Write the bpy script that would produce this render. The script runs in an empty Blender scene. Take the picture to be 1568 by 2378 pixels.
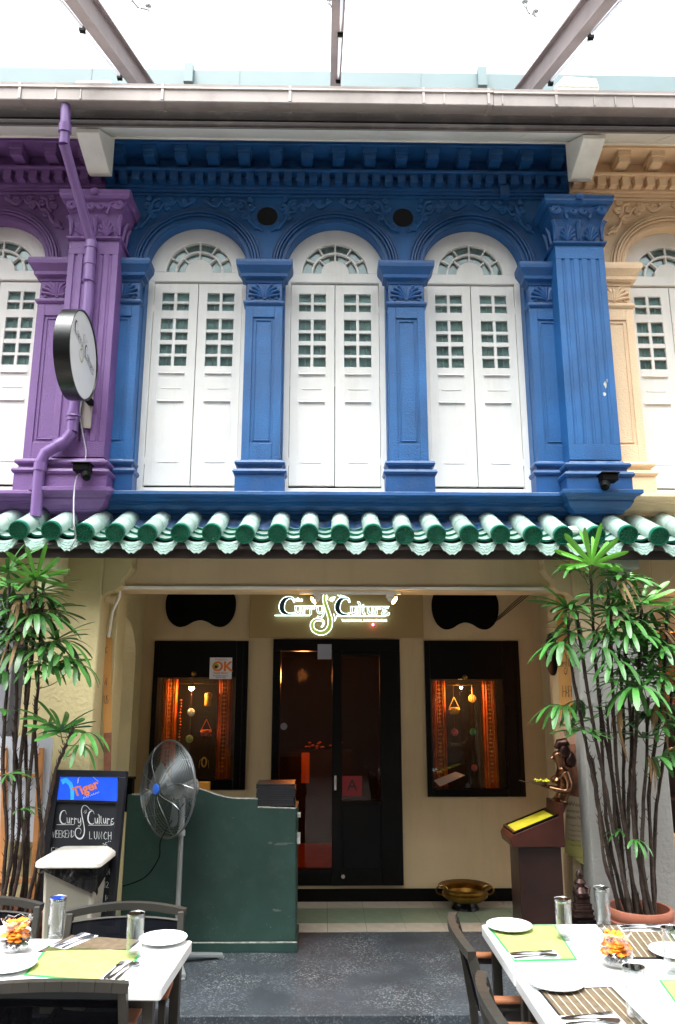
import bpy, math, random
from mathutils import Vector, Matrix, noise
R=math.radians; PI=math.pi; sin=math.sin; cos=math.cos
random.seed(7)
SC=bpy.context.scene; COL=SC.collection
# ------------------------------------------------------------------ camera
CAMZ=1.7; FPX=1780.0; PSI,TH,RHO=R(.9),R(13.0),R(.05)
fw=Vector((sin(PSI)*cos(TH),cos(PSI)*cos(TH),sin(TH))); r0=Vector((cos(PSI),-sin(PSI),0)); u0=r0.cross(fw)
rt=(r0*cos(RHO)+u0*sin(RHO)).normalized(); up=rt.cross(fw).normalized()
cd=bpy.data.cameras.new('camera'); cam=bpy.data.objects.new('camera',cd); COL.objects.link(cam)
cd.sensor_fit='VERTICAL'; cd.sensor_height=24; cd.sensor_width=24; cd.lens=24*FPX/2378
cd.clip_start=.05; cd.clip_end=500
cam.matrix_world=Matrix((( rt.x,up.x,-fw.x,0),(rt.y,up.y,-fw.y,0),(rt.z,up.z,-fw.z,CAMZ),(0,0,0,1)))
SC.camera=cam
SC.render.resolution_x=675; SC.render.resolution_y=1024
# ------------------------------------------------------------------ world, sun, exposure
SUN_EL,SUN_AZ=R(68),R(180+25)
w=bpy.data.worlds.new('World'); SC.world=w; w.use_nodes=True
nt=w.node_tree; nt.nodes.clear()
sky=nt.nodes.new('ShaderNodeTexSky'); sky.sky_type='NISHITA'; sky.sun_disc=False
sky.sun_elevation=SUN_EL; sky.sun_rotation=SUN_AZ; sky.air_density=1.4; sky.dust_density=5; sky.ozone_density=1
hs=nt.nodes.new('ShaderNodeHueSaturation'); hs.inputs['Saturation'].default_value=.12
bg=nt.nodes.new('ShaderNodeBackground'); bg.inputs['Strength'].default_value=.15
wo=nt.nodes.new('ShaderNodeOutputWorld')
nt.links.new(sky.outputs[0],hs.inputs['Color']); nt.links.new(hs.outputs[0],bg.inputs['Color']); nt.links.new(bg.outputs[0],wo.inputs[0])
sl=bpy.data.lights.new('sun','SUN'); sl.energy=.5; sl.angle=R(25); sl.color=(1,.97,.93)
so=bpy.data.objects.new('sun',sl); COL.objects.link(so)
sd=Vector((sin(SUN_AZ)*cos(SUN_EL),cos(SUN_AZ)*cos(SUN_EL),sin(SUN_EL)))
so.rotation_euler=(-sd).to_track_quat('-Z','Y').to_euler()
SC.view_settings.view_transform='Standard'; SC.view_settings.look='None'; SC.view_settings.gamma=1
SC.view_settings.exposure=2.35
try: SC.view_settings.use_curve_mapping=False
except Exception: pass
# ------------------------------------------------------------------ measuring helpers: a point seen at (x,y) of the 1568x2378 picture, on a real plane
def ray(x,y): return fw*FPX+rt*(x-784)+up*(1189-y)
def PY(x,y,Y):
    d=ray(x,y); t=Y/d.y; return Vector((d.x*t,Y,CAMZ+d.z*t))
def PZ(x,y,Z):
    d=ray(x,y); t=(Z-CAMZ)/d.z; return Vector((d.x*t,d.y*t,Z))
# ------------------------------------------------------------------ materials
MATS={}
def mat(name,col,rough=.6,metal=0,var=.08,vscale=3,bump=0,bscale=60,dirt=0,dirtcol=(.05,.045,.04),dscale=2.0,spec=.5,emit=None,estr=0,coat=0,streak=False,rnd=0,bdist=.004,det=4):
    m=bpy.data.materials.new(name); m.use_nodes=True; n=m.node_tree; L=n.links
    b=n.nodes['Principled BSDF']; b.inputs['Roughness'].default_value=rough; b.inputs['Metallic'].default_value=metal
    b.inputs['Specular IOR Level'].default_value=spec
    if coat: b.inputs['Coat Weight'].default_value=coat; b.inputs['Coat Roughness'].default_value=.08
    tc=n.nodes.new('ShaderNodeTexCoord')
    no=n.nodes.new('ShaderNodeTexNoise'); no.inputs['Scale'].default_value=vscale; no.inputs['Detail'].default_value=5
    L.new(tc.outputs['Object'],no.inputs['Vector'])
    mx=n.nodes.new('ShaderNodeMix'); mx.data_type='RGBA'
    mx.inputs[6].default_value=(*[c*(1-var) for c in col],1); mx.inputs[7].default_value=(*[min(1,c*(1+var)) for c in col],1)
    cr=n.nodes.new('ShaderNodeMapRange'); cr.inputs[1].default_value=.3; cr.inputs[2].default_value=.7
    L.new(no.outputs['Fac'],cr.inputs[0]); L.new(cr.outputs[0],mx.inputs[0]); last=mx.outputs[2]
    if dirt:
        n2=n.nodes.new('ShaderNodeTexNoise'); n2.inputs['Scale'].default_value=dscale; n2.inputs['Detail'].default_value=8; n2.inputs['Roughness'].default_value=.7
        if streak:
            mp=n.nodes.new('ShaderNodeMapping'); mp.inputs['Scale'].default_value=(1,1,.12); L.new(tc.outputs['Object'],mp.inputs[0]); L.new(mp.outputs[0],n2.inputs['Vector'])
        else: L.new(tc.outputs['Object'],n2.inputs['Vector'])
        r2=n.nodes.new('ShaderNodeMapRange'); r2.inputs[1].default_value=.5; r2.inputs[2].default_value=.75; r2.inputs[4].default_value=dirt
        m2=n.nodes.new('ShaderNodeMix'); m2.data_type='RGBA'; m2.inputs[7].default_value=(*dirtcol,1)
        L.new(n2.outputs['Fac'],r2.inputs[0]); L.new(r2.outputs[0],m2.inputs[0]); L.new(last,m2.inputs[6]); last=m2.outputs[2]
    if rnd:
        oi=n.nodes.new('ShaderNodeObjectInfo'); mr=n.nodes.new('ShaderNodeMapRange'); mr.inputs[3].default_value=1-rnd; mr.inputs[4].default_value=1+rnd
        hv=n.nodes.new('ShaderNodeHueSaturation'); L.new(oi.outputs['Random'],mr.inputs[0]); L.new(mr.outputs[0],hv.inputs['Value']); L.new(last,hv.inputs['Color']); last=hv.outputs[0]
    L.new(last,b.inputs['Base Color'])
    if bump:
        n3=n.nodes.new('ShaderNodeTexNoise'); n3.inputs['Scale'].default_value=bscale; n3.inputs['Detail'].default_value=det; L.new(tc.outputs['Object'],n3.inputs['Vector'])
        bp=n.nodes.new('ShaderNodeBump'); bp.inputs['Strength'].default_value=bump; bp.inputs['Distance'].default_value=bdist
        L.new(n3.outputs['Fac'],bp.inputs['Height']); L.new(bp.outputs[0],b.inputs['Normal'])
    if emit: b.inputs['Emission Color'].default_value=(*emit,1); b.inputs['Emission Strength'].default_value=estr
    MATS[name]=m; return m
def dusty(m,col=(.42,.46,.50),amt=.55):
    n=m.node_tree; L=n.links; b=n.nodes['Principled BSDF']; old=b.inputs['Base Color'].links[0].from_socket
    g=n.nodes.new('ShaderNodeNewGeometry'); s=n.nodes.new('ShaderNodeSeparateXYZ'); L.new(g.outputs['True Normal'],s.inputs[0])
    r=n.nodes.new('ShaderNodeMapRange'); r.inputs[1].default_value=.35; r.inputs[2].default_value=.9; r.inputs[4].default_value=amt; L.new(s.outputs['Z'],r.inputs[0])
    no=n.nodes.new('ShaderNodeTexNoise'); no.inputs['Scale'].default_value=14; no.inputs['Detail'].default_value=6; L.new(g.outputs['Position'],no.inputs['Vector'])
    q=n.nodes.new('ShaderNodeMapRange'); q.inputs[1].default_value=.35; q.inputs[2].default_value=.65; L.new(no.outputs['Fac'],q.inputs[0])
    mu=n.nodes.new('ShaderNodeMath'); mu.operation='MULTIPLY'; L.new(r.outputs[0],mu.inputs[0]); L.new(q.outputs[0],mu.inputs[1])
    x=n.nodes.new('ShaderNodeMix'); x.data_type='RGBA'; x.inputs[7].default_value=(*col,1); L.new(mu.outputs[0],x.inputs[0]); L.new(old,x.inputs[6]); L.new(x.outputs[2],b.inputs['Base Color'])
def glassmat(name,tint=(1,1,1),rough=.02,fac=None,base=.1):
    m=bpy.data.materials.new(name); m.use_nodes=True; n=m.node_tree; n.nodes.clear(); L=n.links
    o=n.nodes.new('ShaderNodeOutputMaterial'); mx=n.nodes.new('ShaderNodeMixShader'); t=n.nodes.new('ShaderNodeBsdfTransparent'); g=n.nodes.new('ShaderNodeBsdfGlossy')
    t.inputs[0].default_value=(*tint,1); g.inputs['Roughness'].default_value=rough
    lw=n.nodes.new('ShaderNodeLayerWeight'); lw.inputs[0].default_value=base if fac is None else fac
    fr=n.nodes.new('ShaderNodeFresnel'); fr.inputs[0].default_value=1.45; L.new(lw.outputs['Facing'] if fac is not None else fr.outputs[0],mx.inputs[0]); L.new(t.outputs[0],mx.inputs[1]); L.new(g.outputs[0],mx.inputs[2]); L.new(mx.outputs[0],o.inputs[0])
    MATS[name]=m; return m
plaster=dict(rough=.5,bump=.8,bscale=105,bdist=.005)
M_blue=mat('blue_paint',(.009,.097,.285),var=.25,vscale=2.6,dirt=.4,dirtcol=(.006,.04,.13),streak=True,dscale=5,**plaster)
M_blue2=mat('blue_moulding_paint',(.007,.068,.215),var=.2,vscale=4,dirt=.35,dirtcol=(.06,.11,.20),dscale=9,rough=.45,bump=.5,bscale=70)
M_purple=mat('purple_paint',(.165,.078,.245),var=.14,vscale=2.5,dirt=.35,dirtcol=(.12,.05,.14),streak=True,dscale=5,**plaster)
M_cream=mat('cream_paint',(.78,.57,.36),var=.08,vscale=2,dirt=.25,dirtcol=(.5,.26,.12),streak=True,dscale=4,**plaster)
for m_ in (M_blue,M_blue2): dusty(m_)
dusty(M_purple,(.45,.38,.48)); dusty(M_cream,(.5,.4,.3),.3)
M_white=mat('white_joinery_paint',(.84,.83,.79),rough=.42,var=.03,vscale=6,dirt=.28,dirtcol=(.50,.47,.40),dscale=7,streak=True,bump=.15,bscale=30)
M_soffit=mat('soffit_paint',(.80,.79,.72),rough=.6,var=.08,vscale=2,dirt=.25,dirtcol=(.3,.27,.2),dscale=3)
M_pane=mat('old_window_glass',(.11,.15,.16),rough=.07,var=.55,vscale=5,spec=.7)
M_dark=mat('vent_shade_black',(.006,.006,.008),rough=.9)
M_tan=mat('tan_wall_paint',(.60,.47,.28),rough=.75,var=.09,vscale=1.5,bump=.35,bscale=45,streak=True,dscale=3.5,dirt=.3,dirtcol=(.33,.22,.1))
M_sign=mat('sign_panel_paint',(.36,.25,.10),rough=.55,var=.05,vscale=2)
M_yellow=mat('yellow_plaster',(.60,.51,.27),rough=.75,var=.08,vscale=3,bump=1,bscale=38,bdist=.007,dirt=.2,dirtcol=(.35,.28,.14),dscale=2)
M_greywall=mat('grey_white_plaster',(.37,.365,.34),rough=.75,var=.06,vscale=3,bump=1,bscale=38,bdist=.006,dirt=.25,dirtcol=(.33,.33,.3),dscale=2)
M_black=mat('black_gloss_wood',(.0012,.001,.001),spec=.22,rough=.3,var=.3,vscale=4)
M_blackm=mat('black_matt',(.001,.001,.001),spec=.1,rough=.6,var=.2)
M_gutter=mat('gutter_metal',(.38,.33,.31),rough=.4,metal=.2,var=.1,vscale=2,dirt=.45,dirtcol=(.14,.11,.1),dscale=3)
M_eave=mat('eave_brown_board',(.045,.032,.029),rough=.55,var=.25,vscale=3,dirt=.3,dirtcol=(.3,.26,.22),dscale=5,streak=False)
M_fascia=mat('dark_fascia_board',(.028,.018,.016),rough=.6,var=.3,vscale=5)
M_tile=mat('glazed_tile_worn',(.40,.52,.47),rough=.25,var=.10,vscale=9,dirt=.55,dirtcol=(.55,.60,.56),dscale=7,rnd=.2,bump=.3,bscale=25)
M_tileg=mat('glazed_tile_green',(.007,.14,.08),spec=.3,rough=.4,var=.35,vscale=14,dirt=.3,dirtcol=(.02,.08,.06),dscale=20)
M_drip=mat('drip_tile_glaze',(.42,.58,.53),rough=.25,var=.2,vscale=25,dirt=.4,dirtcol=(.2,.45,.38),dscale=30,rnd=.1)
M_mortar=mat('mortar',(.12,.11,.11),rough=.9,bump=1,bscale=30,var=.3)
M_beam=mat('canopy_beam_brown',(.20,.155,.155),rough=.6,var=.25,vscale=3,dirt=.5,dirtcol=(.08,.06,.065),dscale=3,streak=False)
M_chan=mat('pale_blue_metal',(.15,.205,.215),rough=.5,var=.05)
M_tube=mat('fluorescent_tube',(.75,.78,.9),rough=.2,var=.02)
M_steel=mat('steel',(.55,.55,.56),rough=.25,metal=1,var=.05)
M_chrome=mat('fan_wire_steel',(.22,.24,.25),rough=.3,metal=.9,var=.05)
M_terrazzo=None
M_red=mat('red_card',(.30,.02,.025),rough=.5,var=.1)
M_orange=mat('orange_paint',(.85,.22,.03),rough=.5,var=.05)
M_brass=mat('brass',(.25,.135,.028),rough=.33,metal=1,var=.2,vscale=12)
M_bronze=mat('bronze',(.20,.10,.055),rough=.28,metal=1,var=.4,vscale=18)
M_wood=mat('reddish_dark_wood',(.018,.006,.005),rough=.3,var=.4,vscale=6)
M_lightwood=mat('light_pine_wood',(.42,.18,.055),rough=.5,var=.2,vscale=8)
M_terra=mat('terracotta',(.32,.105,.06),rough=.65,var=.15,vscale=5,dirt=.3,dirtcol=(.2,.12,.1),bump=.2)
M_soil=mat('potting_soil',(.05,.035,.02),rough=.95,var=.5,vscale=40,bump=1,bscale=60,bdist=.02)
M_stem=mat('palm_stem_fibre',(.045,.028,.02),rough=.8,var=.6,vscale=25,bump=1,bscale=80,bdist=.006)
M_leaf=mat('palm_leaf',(.045,.165,.028),rough=.42,var=.3,vscale=8,rnd=.35,spec=.5)
M_leafn=mat('pale_palm_leaf',(.10,.33,.03),rough=.34,var=.2,vscale=8,rnd=.15)  # paler green for a few upright upper leaves
for mm in (M_leaf,M_leafn):
    b=mm.node_tree.nodes['Principled BSDF']; b.inputs['Transmission Weight'].default_value=0
M_counter=mat('green_counter_paint',(.019,.050,.040),rough=.5,var=.25,vscale=3,dirt=.5,dirtcol=(.05,.08,.07),dscale=7,bump=.15,bscale=12)
M_chip=mat('bare_paint_edge',(.4,.42,.38),rough=.7,var=.5,vscale=40)
M_tablew=mat('white_table_top',(.78,.80,.80),rough=.25,var=.02)
M_ceramic=mat('white_ceramic',(.8,.79,.78),rough=.12,var=.02,coat=.5)
M_napkin=mat('white_paper_napkin',(.8,.8,.82),rough=.8,var=.04)
M_chair=mat('dark_chair_metal',(.045,.042,.036),rough=.4,var=.2,metal=.2)
M_armwood=mat('armrest_wood',(.30,.12,.06),rough=.35,var=.2,vscale=12)
M_sling=mat('black_sling_mesh',(.008,.009,.013),rough=.7,var=.3,vscale=30)
M_binw=mat('off_white_plastic',(.46,.44,.36),rough=.45,var=.06,vscale=3,dirt=.3,dirtcol=(.25,.22,.17),dscale=5)
M_lid=mat('bin_lid_plastic',(.78,.75,.68),rough=.35,var=.04,dirt=.3,dirtcol=(.3,.28,.25),dscale=14)
M_bag=mat('black_bin_liner',(.008,.008,.009),rough=.22,bump=1,bscale=14,bdist=.02)
M_chalk=mat('chalk',(.72,.74,.74),rough=.9,var=.15,vscale=60)
M_chalkb=mat('chalkboard',(.008,.010,.016),rough=.5,var=.3,vscale=6)
M_frameb=mat('black_board_frame',(.010,.010,.014),rough=.35,var=.2)
M_ink=mat('dark_ink',(.02,.018,.018),rough=.6)
M_paperw=mat('banner_cloth_pale',(.62,.50,.36),rough=.8,var=.1,vscale=4)
M_banner=mat('banner_cloth_orange',(.55,.27,.075),rough=.8,var=.15,vscale=3)
M_yellowp=mat('yellow_menu_sheet',(.45,.42,.02),rough=.4,var=.15,vscale=20)
M_led=mat('white_neon',(.8,1,.95),emit=(.78,1,.93),estr=.9)
M_ledfill=mat('sign_letter_dark_face',(.006,.02,.02),rough=.4)
M_ledy=mat('sign_trunk_olive_face',(.30,.36,.05),rough=.4,emit=(.55,.6,.12),estr=.04)
M_bulb=mat('warm_lamp_lens',(1,.8,.5),emit=(1,.55,.18),estr=16)
M_pink=mat('pink_led',(1,.2,.3),emit=(1,.12,.25),estr=4)
M_curtain=None
def curtainmat():
    m=mat('orange_silk_curtain',(.62,.13,.015),rough=.45,var=.35,vscale=10)
    return m
M_curtain=curtainmat(); M_curtainb=mat('gold_curtain_border',(.75,.30,.04),rough=.4,var=.4,vscale=30)
M_glass=glassmat('clear_glass',base=1.35)
M_canopy=glassmat('canopy_glass',tint=(.93,.97,.97),base=1.2)
M_tumbler=glassmat('tumbler_glass',tint=(.97,.985,.985),fac=.27)
M_doorglass=glassmat('dark_door_glass',tint=(.7,.62,.55),base=1.3)
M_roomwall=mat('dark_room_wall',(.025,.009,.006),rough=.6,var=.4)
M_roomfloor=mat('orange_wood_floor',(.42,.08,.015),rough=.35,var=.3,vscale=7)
# terrazzo
def terrazzo():
    m=mat('grey_terrazzo',(.030,.037,.045),rough=.55,var=.3,vscale=3.2,bump=.15,bscale=120)
    n=m.node_tree; L=n.links; b=n.nodes['Principled BSDF']; tc=[x for x in n.nodes if x.type=='TEX_COORD'][0]
    old=b.inputs['Base Color'].links[0].from_socket
    v=n.nodes.new('ShaderNodeTexVoronoi'); v.inputs['Scale'].default_value=120; L.new(tc.outputs['Object'],v.inputs['Vector'])
    rr=n.nodes.new('ShaderNodeMapRange'); rr.inputs[1].default_value=.72; rr.inputs[2].default_value=.86
    sp=n.nodes.new('ShaderNodeSeparateColor'); L.new(v.outputs['Color'],sp.inputs[0]); L.new(sp.outputs[0],rr.inputs[0])
    n4=n.nodes.new('ShaderNodeTexNoise'); n4.inputs['Scale'].default_value=2.4; n4.inputs['Detail'].default_value=3; L.new(tc.outputs['Object'],n4.inputs['Vector'])
    r4=n.nodes.new('ShaderNodeMapRange'); r4.inputs[1].default_value=.38; r4.inputs[2].default_value=.66; r4.inputs[4].default_value=.75; L.new(n4.outputs['Fac'],r4.inputs[0])
    mu=n.nodes.new('ShaderNodeMath'); mu.operation='MULTIPLY'; L.new(rr.outputs[0],mu.inputs[0]); L.new(r4.outputs[0],mu.inputs[1])
    mx=n.nodes.new('ShaderNodeMix'); mx.data_type='RGBA'; mx.inputs[7].default_value=(.20,.22,.23,1)
    L.new(mu.outputs[0],mx.inputs[0]); L.new(old,mx.inputs[6]); L.new(mx.outputs[2],b.inputs['Base Color']); return m
M_terrazzo=terrazzo()
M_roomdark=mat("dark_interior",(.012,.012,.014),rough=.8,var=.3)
M_soffit2=mat("passage_ceiling_paint",(.30,.26,.18),rough=.8,var=.1)
M_block=mat("pale_yellow_rough_plaster",(.75,.70,.45),rough=.8,bump=1,bscale=30,bdist=.01)
M_greydoor=mat("grey_shutter",(.16,.16,.18),rough=.5,var=.1)
M_slingm=glassmat('see_through_sling_mesh')
n_=M_slingm.node_tree.nodes
for q in n_:
    if q.type=='BSDF_GLOSSY': q.inputs[0].default_value=(.012,.013,.018,1); q.inputs['Roughness'].default_value=.8
    if q.type=='FRESNEL': fr_=q
mx_=[q for q in n_ if q.type=='MIX_SHADER'][0]
for l_ in list(mx_.inputs[0].links): M_slingm.node_tree.links.remove(l_)
mx_.inputs[0].default_value=.975
M_matbrown=mat('brown_woven_mat',(.16,.115,.07),rough=.8,var=.25,vscale=30)
M_matdark=mat('dark_mat_border',(.012,.010,.010),rough=.8)
M_matgreen=mat('yellow_green_woven_mat',(.38,.43,.14),rough=.75,var=.2,vscale=20)
M_greenedge=mat('green_mat_border',(.03,.38,.09),rough=.7)
M_stripe=mat('pale_mat_stripe',(.6,.52,.4),rough=.8)
M_petal=mat('orange_petal',(.85,.25,.01),rough=.5,var=.25,vscale=30)
M_pebble=mat('grey_glass_pebble',(.10,.11,.13),rough=.1,var=.5,vscale=40)
M_glassrim=glassmat('glass_rim',tint=(.80,.86,.86),fac=.75)
M_stalk=mat('palm_leaf_stalk',(.06,.11,.03),rough=.5)
M_leafdead=mat('dry_brown_leaf',(.20,.12,.045),rough=.7,var=.3,vscale=10)
M_opp=mat('opposite_wall_paint',(.085,.075,.065),rough=.8,var=.2,vscale=1)
M_opp2=mat('opposite_awning',(.10,.12,.11),rough=.6)
M_scratch=mat('scratched_paint',(.09,.115,.10),rough=.7,var=.3)
M_black2=mat('black_leatherette',(.015,.015,.019),rough=.32,var=.3,bump=.3,bscale=90)
M_orange2=mat('dull_orange_card',(.55,.22,.02),rough=.6)
M_bladegrey=mat('grey_fan_blade',(.16,.18,.19),rough=.4,metal=.5)
M_badge=mat('blue_badge',(.02,.12,.6),rough=.3)
M_steel2=mat('grey_painted_steel',(.30,.32,.32),rough=.35,metal=.4,var=.1)
M_boardwhite=mat('white_laminate_board',(.42,.44,.48),rough=.4,var=.04)
M_greydoor2=mat('grey_panel_paint',(.22,.22,.25),rough=.5)
M_bannerp=mat('banner_pink_cloth',(.48,.27,.18),rough=.8,var=.12)
M_bannerb=mat('banner_brown_cloth',(.25,.10,.055),rough=.8,var=.4,vscale=14)
M_bannerw=mat('banner_pale_cloth',(.52,.42,.28),rough=.8,var=.1)
M_bannery=mat('banner_yellow_cloth',(.45,.42,.13),rough=.8,var=.15)
M_ink2=mat('brown_ink',(.10,.055,.03),rough=.8)
M_pipe=mat('purple_gloss_pipe',(.175,.095,.27),rough=.32,var=.08,vscale=4,dirt=.2,dirtcol=(.12,.06,.15))
M_drum=mat('black_gloss_metal',(.006,.007,.007),rough=.3,var=.2,spec=.5,bump=.1,bscale=40)
M_signface=mat('white_acrylic_face',(.62,.60,.58),rough=.3,var=.03)
M_swirl=mat('olive_gold_print',(.35,.32,.16),rough=.5)
M_cable=mat('grey_cable_sheath',(.38,.36,.42),rough=.5)
M_wood2=mat('red_brown_wood',(.045,.010,.006),rough=.28,var=.35,vscale=7)
M_bronze2=mat('dark_bronze',(.05,.025,.02),rough=.35,metal=.9,var=.4)
M_bronzed=mat('dark_carved_metal',(.06,.035,.03),rough=.4,metal=.7,var=.5,vscale=20)
M_paving=mat('brown_street_paving',(.17,.145,.13),rough=.8,var=.25,vscale=5,bump=.5,bscale=60)
M_kerb=mat('dark_stone_kerb',(.06,.075,.095),rough=.6,var=.2,vscale=6,bump=.3)
M_tcream=mat('cream_floor_tile',(.46,.40,.32),rough=.3,var=.12,vscale=12,dirt=.2,dirtcol=(.25,.2,.15),dscale=14,rnd=.06)
M_tgreen=mat('green_floor_tile',(.20,.24,.16),rough=.3,var=.12,vscale=12,dirt=.2,dirtcol=(.12,.12,.08),dscale=14,rnd=.06)
# ------------------------------------------------------------------ mesh builder
class B:
    def __init__(s): s.v=[]; s.f=[]
    def add(s,vs,fs):
        o=len(s.v); s.v+= [tuple(p) for p in vs]; s.f+=[tuple(i+o for i in f) for f in fs]; return s
    def box(s,x0,x1,y0,y1,z0,z1):
        x0,x1=sorted((x0,x1)); y0,y1=sorted((y0,y1)); z0,z1=sorted((z0,z1))
        return s.add([(x0,y0,z0),(x1,y0,z0),(x1,y1,z0),(x0,y1,z0),(x0,y0,z1),(x1,y0,z1),(x1,y1,z1),(x0,y1,z1)],
            [(0,3,2,1),(4,5,6,7),(0,1,5,4),(1,2,6,5),(2,3,7,6),(3,0,4,7)])
    def bar(s,a,b,w,h,upv=(0,0,1)):
        a=Vector(a);b=Vector(b);d=(b-a).normalized(); u=Vector(upv); sd_=d.cross(u)
        if sd_.length<1e-4: sd_=d.cross(Vector((0,1,0)))
        sd_.normalize(); u=sd_.cross(d).normalized(); sd_*=w/2; u*=h/2
        return s.add([a-sd_-u,a+sd_-u,a+sd_+u,a-sd_+u,b-sd_-u,b+sd_-u,b+sd_+u,b-sd_+u],[(0,1,2,3),(7,6,5,4),(0,4,5,1),(1,5,6,2),(2,6,7,3),(3,7,4,0)])
    def tube(s,pts,r,n=8,closed=False,cap=True):
        pts=[Vector(p) for p in pts]; N=len(pts); rs=r if isinstance(r,(list,tuple)) else [r]*N
        o=len(s.v); prev=None
        for i,p in enumerate(pts):
            if closed: t=pts[(i+1)%N]-pts[i-1]
            else: t=pts[min(i+1,N-1)]-pts[max(i-1,0)]
            if t.length<1e-9: t=Vector((0,0,1))
            t.normalize()
            if prev is None:
                a=Vector((0,0,1)) if abs(t.z)<.9 else Vector((1,0,0)); u=t.cross(a).normalized()
            else:
                u=prev-t*prev.dot(t)
                if u.length<1e-6: u=t.orthogonal()
                u.normalize()
            prev=u; w_=t.cross(u)
            for k in range(n):
                a=2*PI*k/n; s.v.append(tuple(p+(u*cos(a)+w_*sin(a))*rs[i]))
        for i in range(N if closed else N-1):
            j=(i+1)%N
            for k in range(n):
                k2=(k+1)%n; s.f.append((o+i*n+k,o+i*n+k2,o+j*n+k2,o+j*n+k))
        if cap and not closed:
            s.f.append(tuple(o+k for k in range(n))[::-1]); s.f.append(tuple(o+(N-1)*n+k for k in range(n)))
        return s
    def lathe(s,prof,c=(0,0,0),n=24,axis='z'):
        c=Vector(c); o=len(s.v)
        for (r,h) in prof:
            for k in range(n):
                a=2*PI*k/n
                p={'z':Vector((r*cos(a),r*sin(a),h)),'x':Vector((h,r*cos(a),r*sin(a))),'y':Vector((r*cos(a),h,r*sin(a)))}[axis]
                s.v.append(tuple(c+p))
        for i in range(len(prof)-1):
            for k in range(n):
                k2=(k+1)%n; s.f.append((o+i*n+k,o+i*n+k2,o+(i+1)*n+k2,o+(i+1)*n+k))
        if prof[0][0]>1e-6: s.f.append(tuple(o+k for k in range(n))[::-1])
        if prof[-1][0]>1e-6: s.f.append(tuple(o+(len(prof)-1)*n+k for k in range(n)))
        return s
    def prism(s,poly,fn,d0,d1):
        """poly: 2D list; fn(u,v,d)->3D"""
        n=len(poly); vs=[fn(u,v,d0) for u,v in poly]+[fn(u,v,d1) for u,v in poly]
        fs=[tuple(range(n)),tuple(range(2*n-1,n-1,-1))]+[(i,(i+n),(i+1)%n+n,(i+1)%n) for i in range(n)]
        return s.add(vs,fs)
    def strip(s,A,Bp,fn,d0,d1):
        """solid between two 2D polylines of equal length"""
        n=len(A); vs=[fn(*p,d0) for p in A]+[fn(*p,d0) for p in Bp]+[fn(*p,d1) for p in A]+[fn(*p,d1) for p in Bp]
        fs=[]
        for i in range(n-1):
            fs+=[(i,i+1,n+i+1,n+i),(2*n+i,3*n+i,3*n+i+1,2*n+i+1),(i,2*n+i,2*n+i+1,i+1),(n+i,n+i+1,3*n+i+1,3*n+i)]
        fs+=[(0,n,3*n,2*n),(n-1,3*n-1,4*n-1,2*n-1)]
        return s.add(vs,fs)
    def mesh(s,name,m,off=(0,0,0),smooth=False):
        me=bpy.data.meshes.new(name); ox,oy,oz=off
        me.from_pydata([(x-ox,y-oy,z-oz) for x,y,z in s.v],[],s.f); me.validate(); me.update()
        if m: me.materials.append(m)
        if smooth:
            me.polygons.foreach_set('use_smooth',[True]*len(me.polygons))
            try: me.set_sharp_from_angle(angle=R(45))
            except Exception: pass
        return me
import bmesh
def fixn(me):
    b=bmesh.new(); b.from_mesh(me); bmesh.ops.recalc_face_normals(b,faces=b.faces); b.to_mesh(me); b.free()
def wloc(o):
    v=Vector((0,0,0))
    while o: v=v+o.location; o=o.parent
    return v
def link(name,me,parent=None,loc=(0,0,0),rot=None):
    o=bpy.data.objects.new(name,me); COL.objects.link(o)
    if parent: o.parent=parent
    o.location=loc
    if rot: o.rotation_euler=rot
    return o
def part(name,b,m,parent=None,smooth=False,bevel=0,label=None,kind=None,local=False):
    """b holds world coordinates (or the parent's own when local=True)"""
    off=wloc(parent) if (parent and not local) else (0,0,0)
    me=b.mesh(name,m,off,smooth); fixn(me)
    o=link(name,me,parent)
    if bevel:
        bv=o.modifiers.new('bevel','BEVEL'); bv.width=bevel; bv.segments=2; bv.limit_method='ANGLE'; bv.angle_limit=R(40)
        bv.harden_normals=False
    if label: o['label']=label
    if kind: o['kind']=kind
    return o
def tag(o,label,cat,group=None):
    o['label']=label; o['category']=cat
    if group: o['group']=group
    return o
def thing(name,label,cat,loc=(0,0,0),rz=0,group=None):
    o=bpy.data.objects.new(name,None); COL.objects.link(o); o.empty_display_size=.1; o.location=loc; o.rotation_euler=(0,0,rz)
    return tag(o,label,cat,group)
def single(name,b,m,label,cat,loc=None,group=None,smooth=False,bevel=0):
    """a thing that is one mesh; origin moved to loc"""
    off=loc or (0,0,0); me=b.mesh(name,m,off,smooth); fixn(me); o=link(name,me,None,off)
    if bevel:
        bv=o.modifiers.new('bevel','BEVEL'); bv.width=bevel; bv.segments=2; bv.limit_method='ANGLE'; bv.angle_limit=R(40)
    return tag(o,label,cat,group)
def struct(name,b,m,smooth=False,bevel=0):
    o=part(name,b,m,None,smooth,bevel); o['kind']='structure'; return o
def dup(root,loc,rz=None,label=None):
    r=root.copy(); COL.objects.link(r); r.location=loc
    if rz is not None: r.rotation_euler=(0,0,rz)
    if label: r['label']=label
    for ch in list(root.children):
        c=ch.copy(); COL.objects.link(c); c.parent=r
        for g in ch.children:
            d=g.copy(); COL.objects.link(d); d.parent=c
    return r
def copy_to(o,parent,loc,rot=None):
    c=o.copy(); COL.objects.link(c); c.parent=parent; c.location=loc
    if rot is not None: c.rotation_euler=rot
    return c
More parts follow.
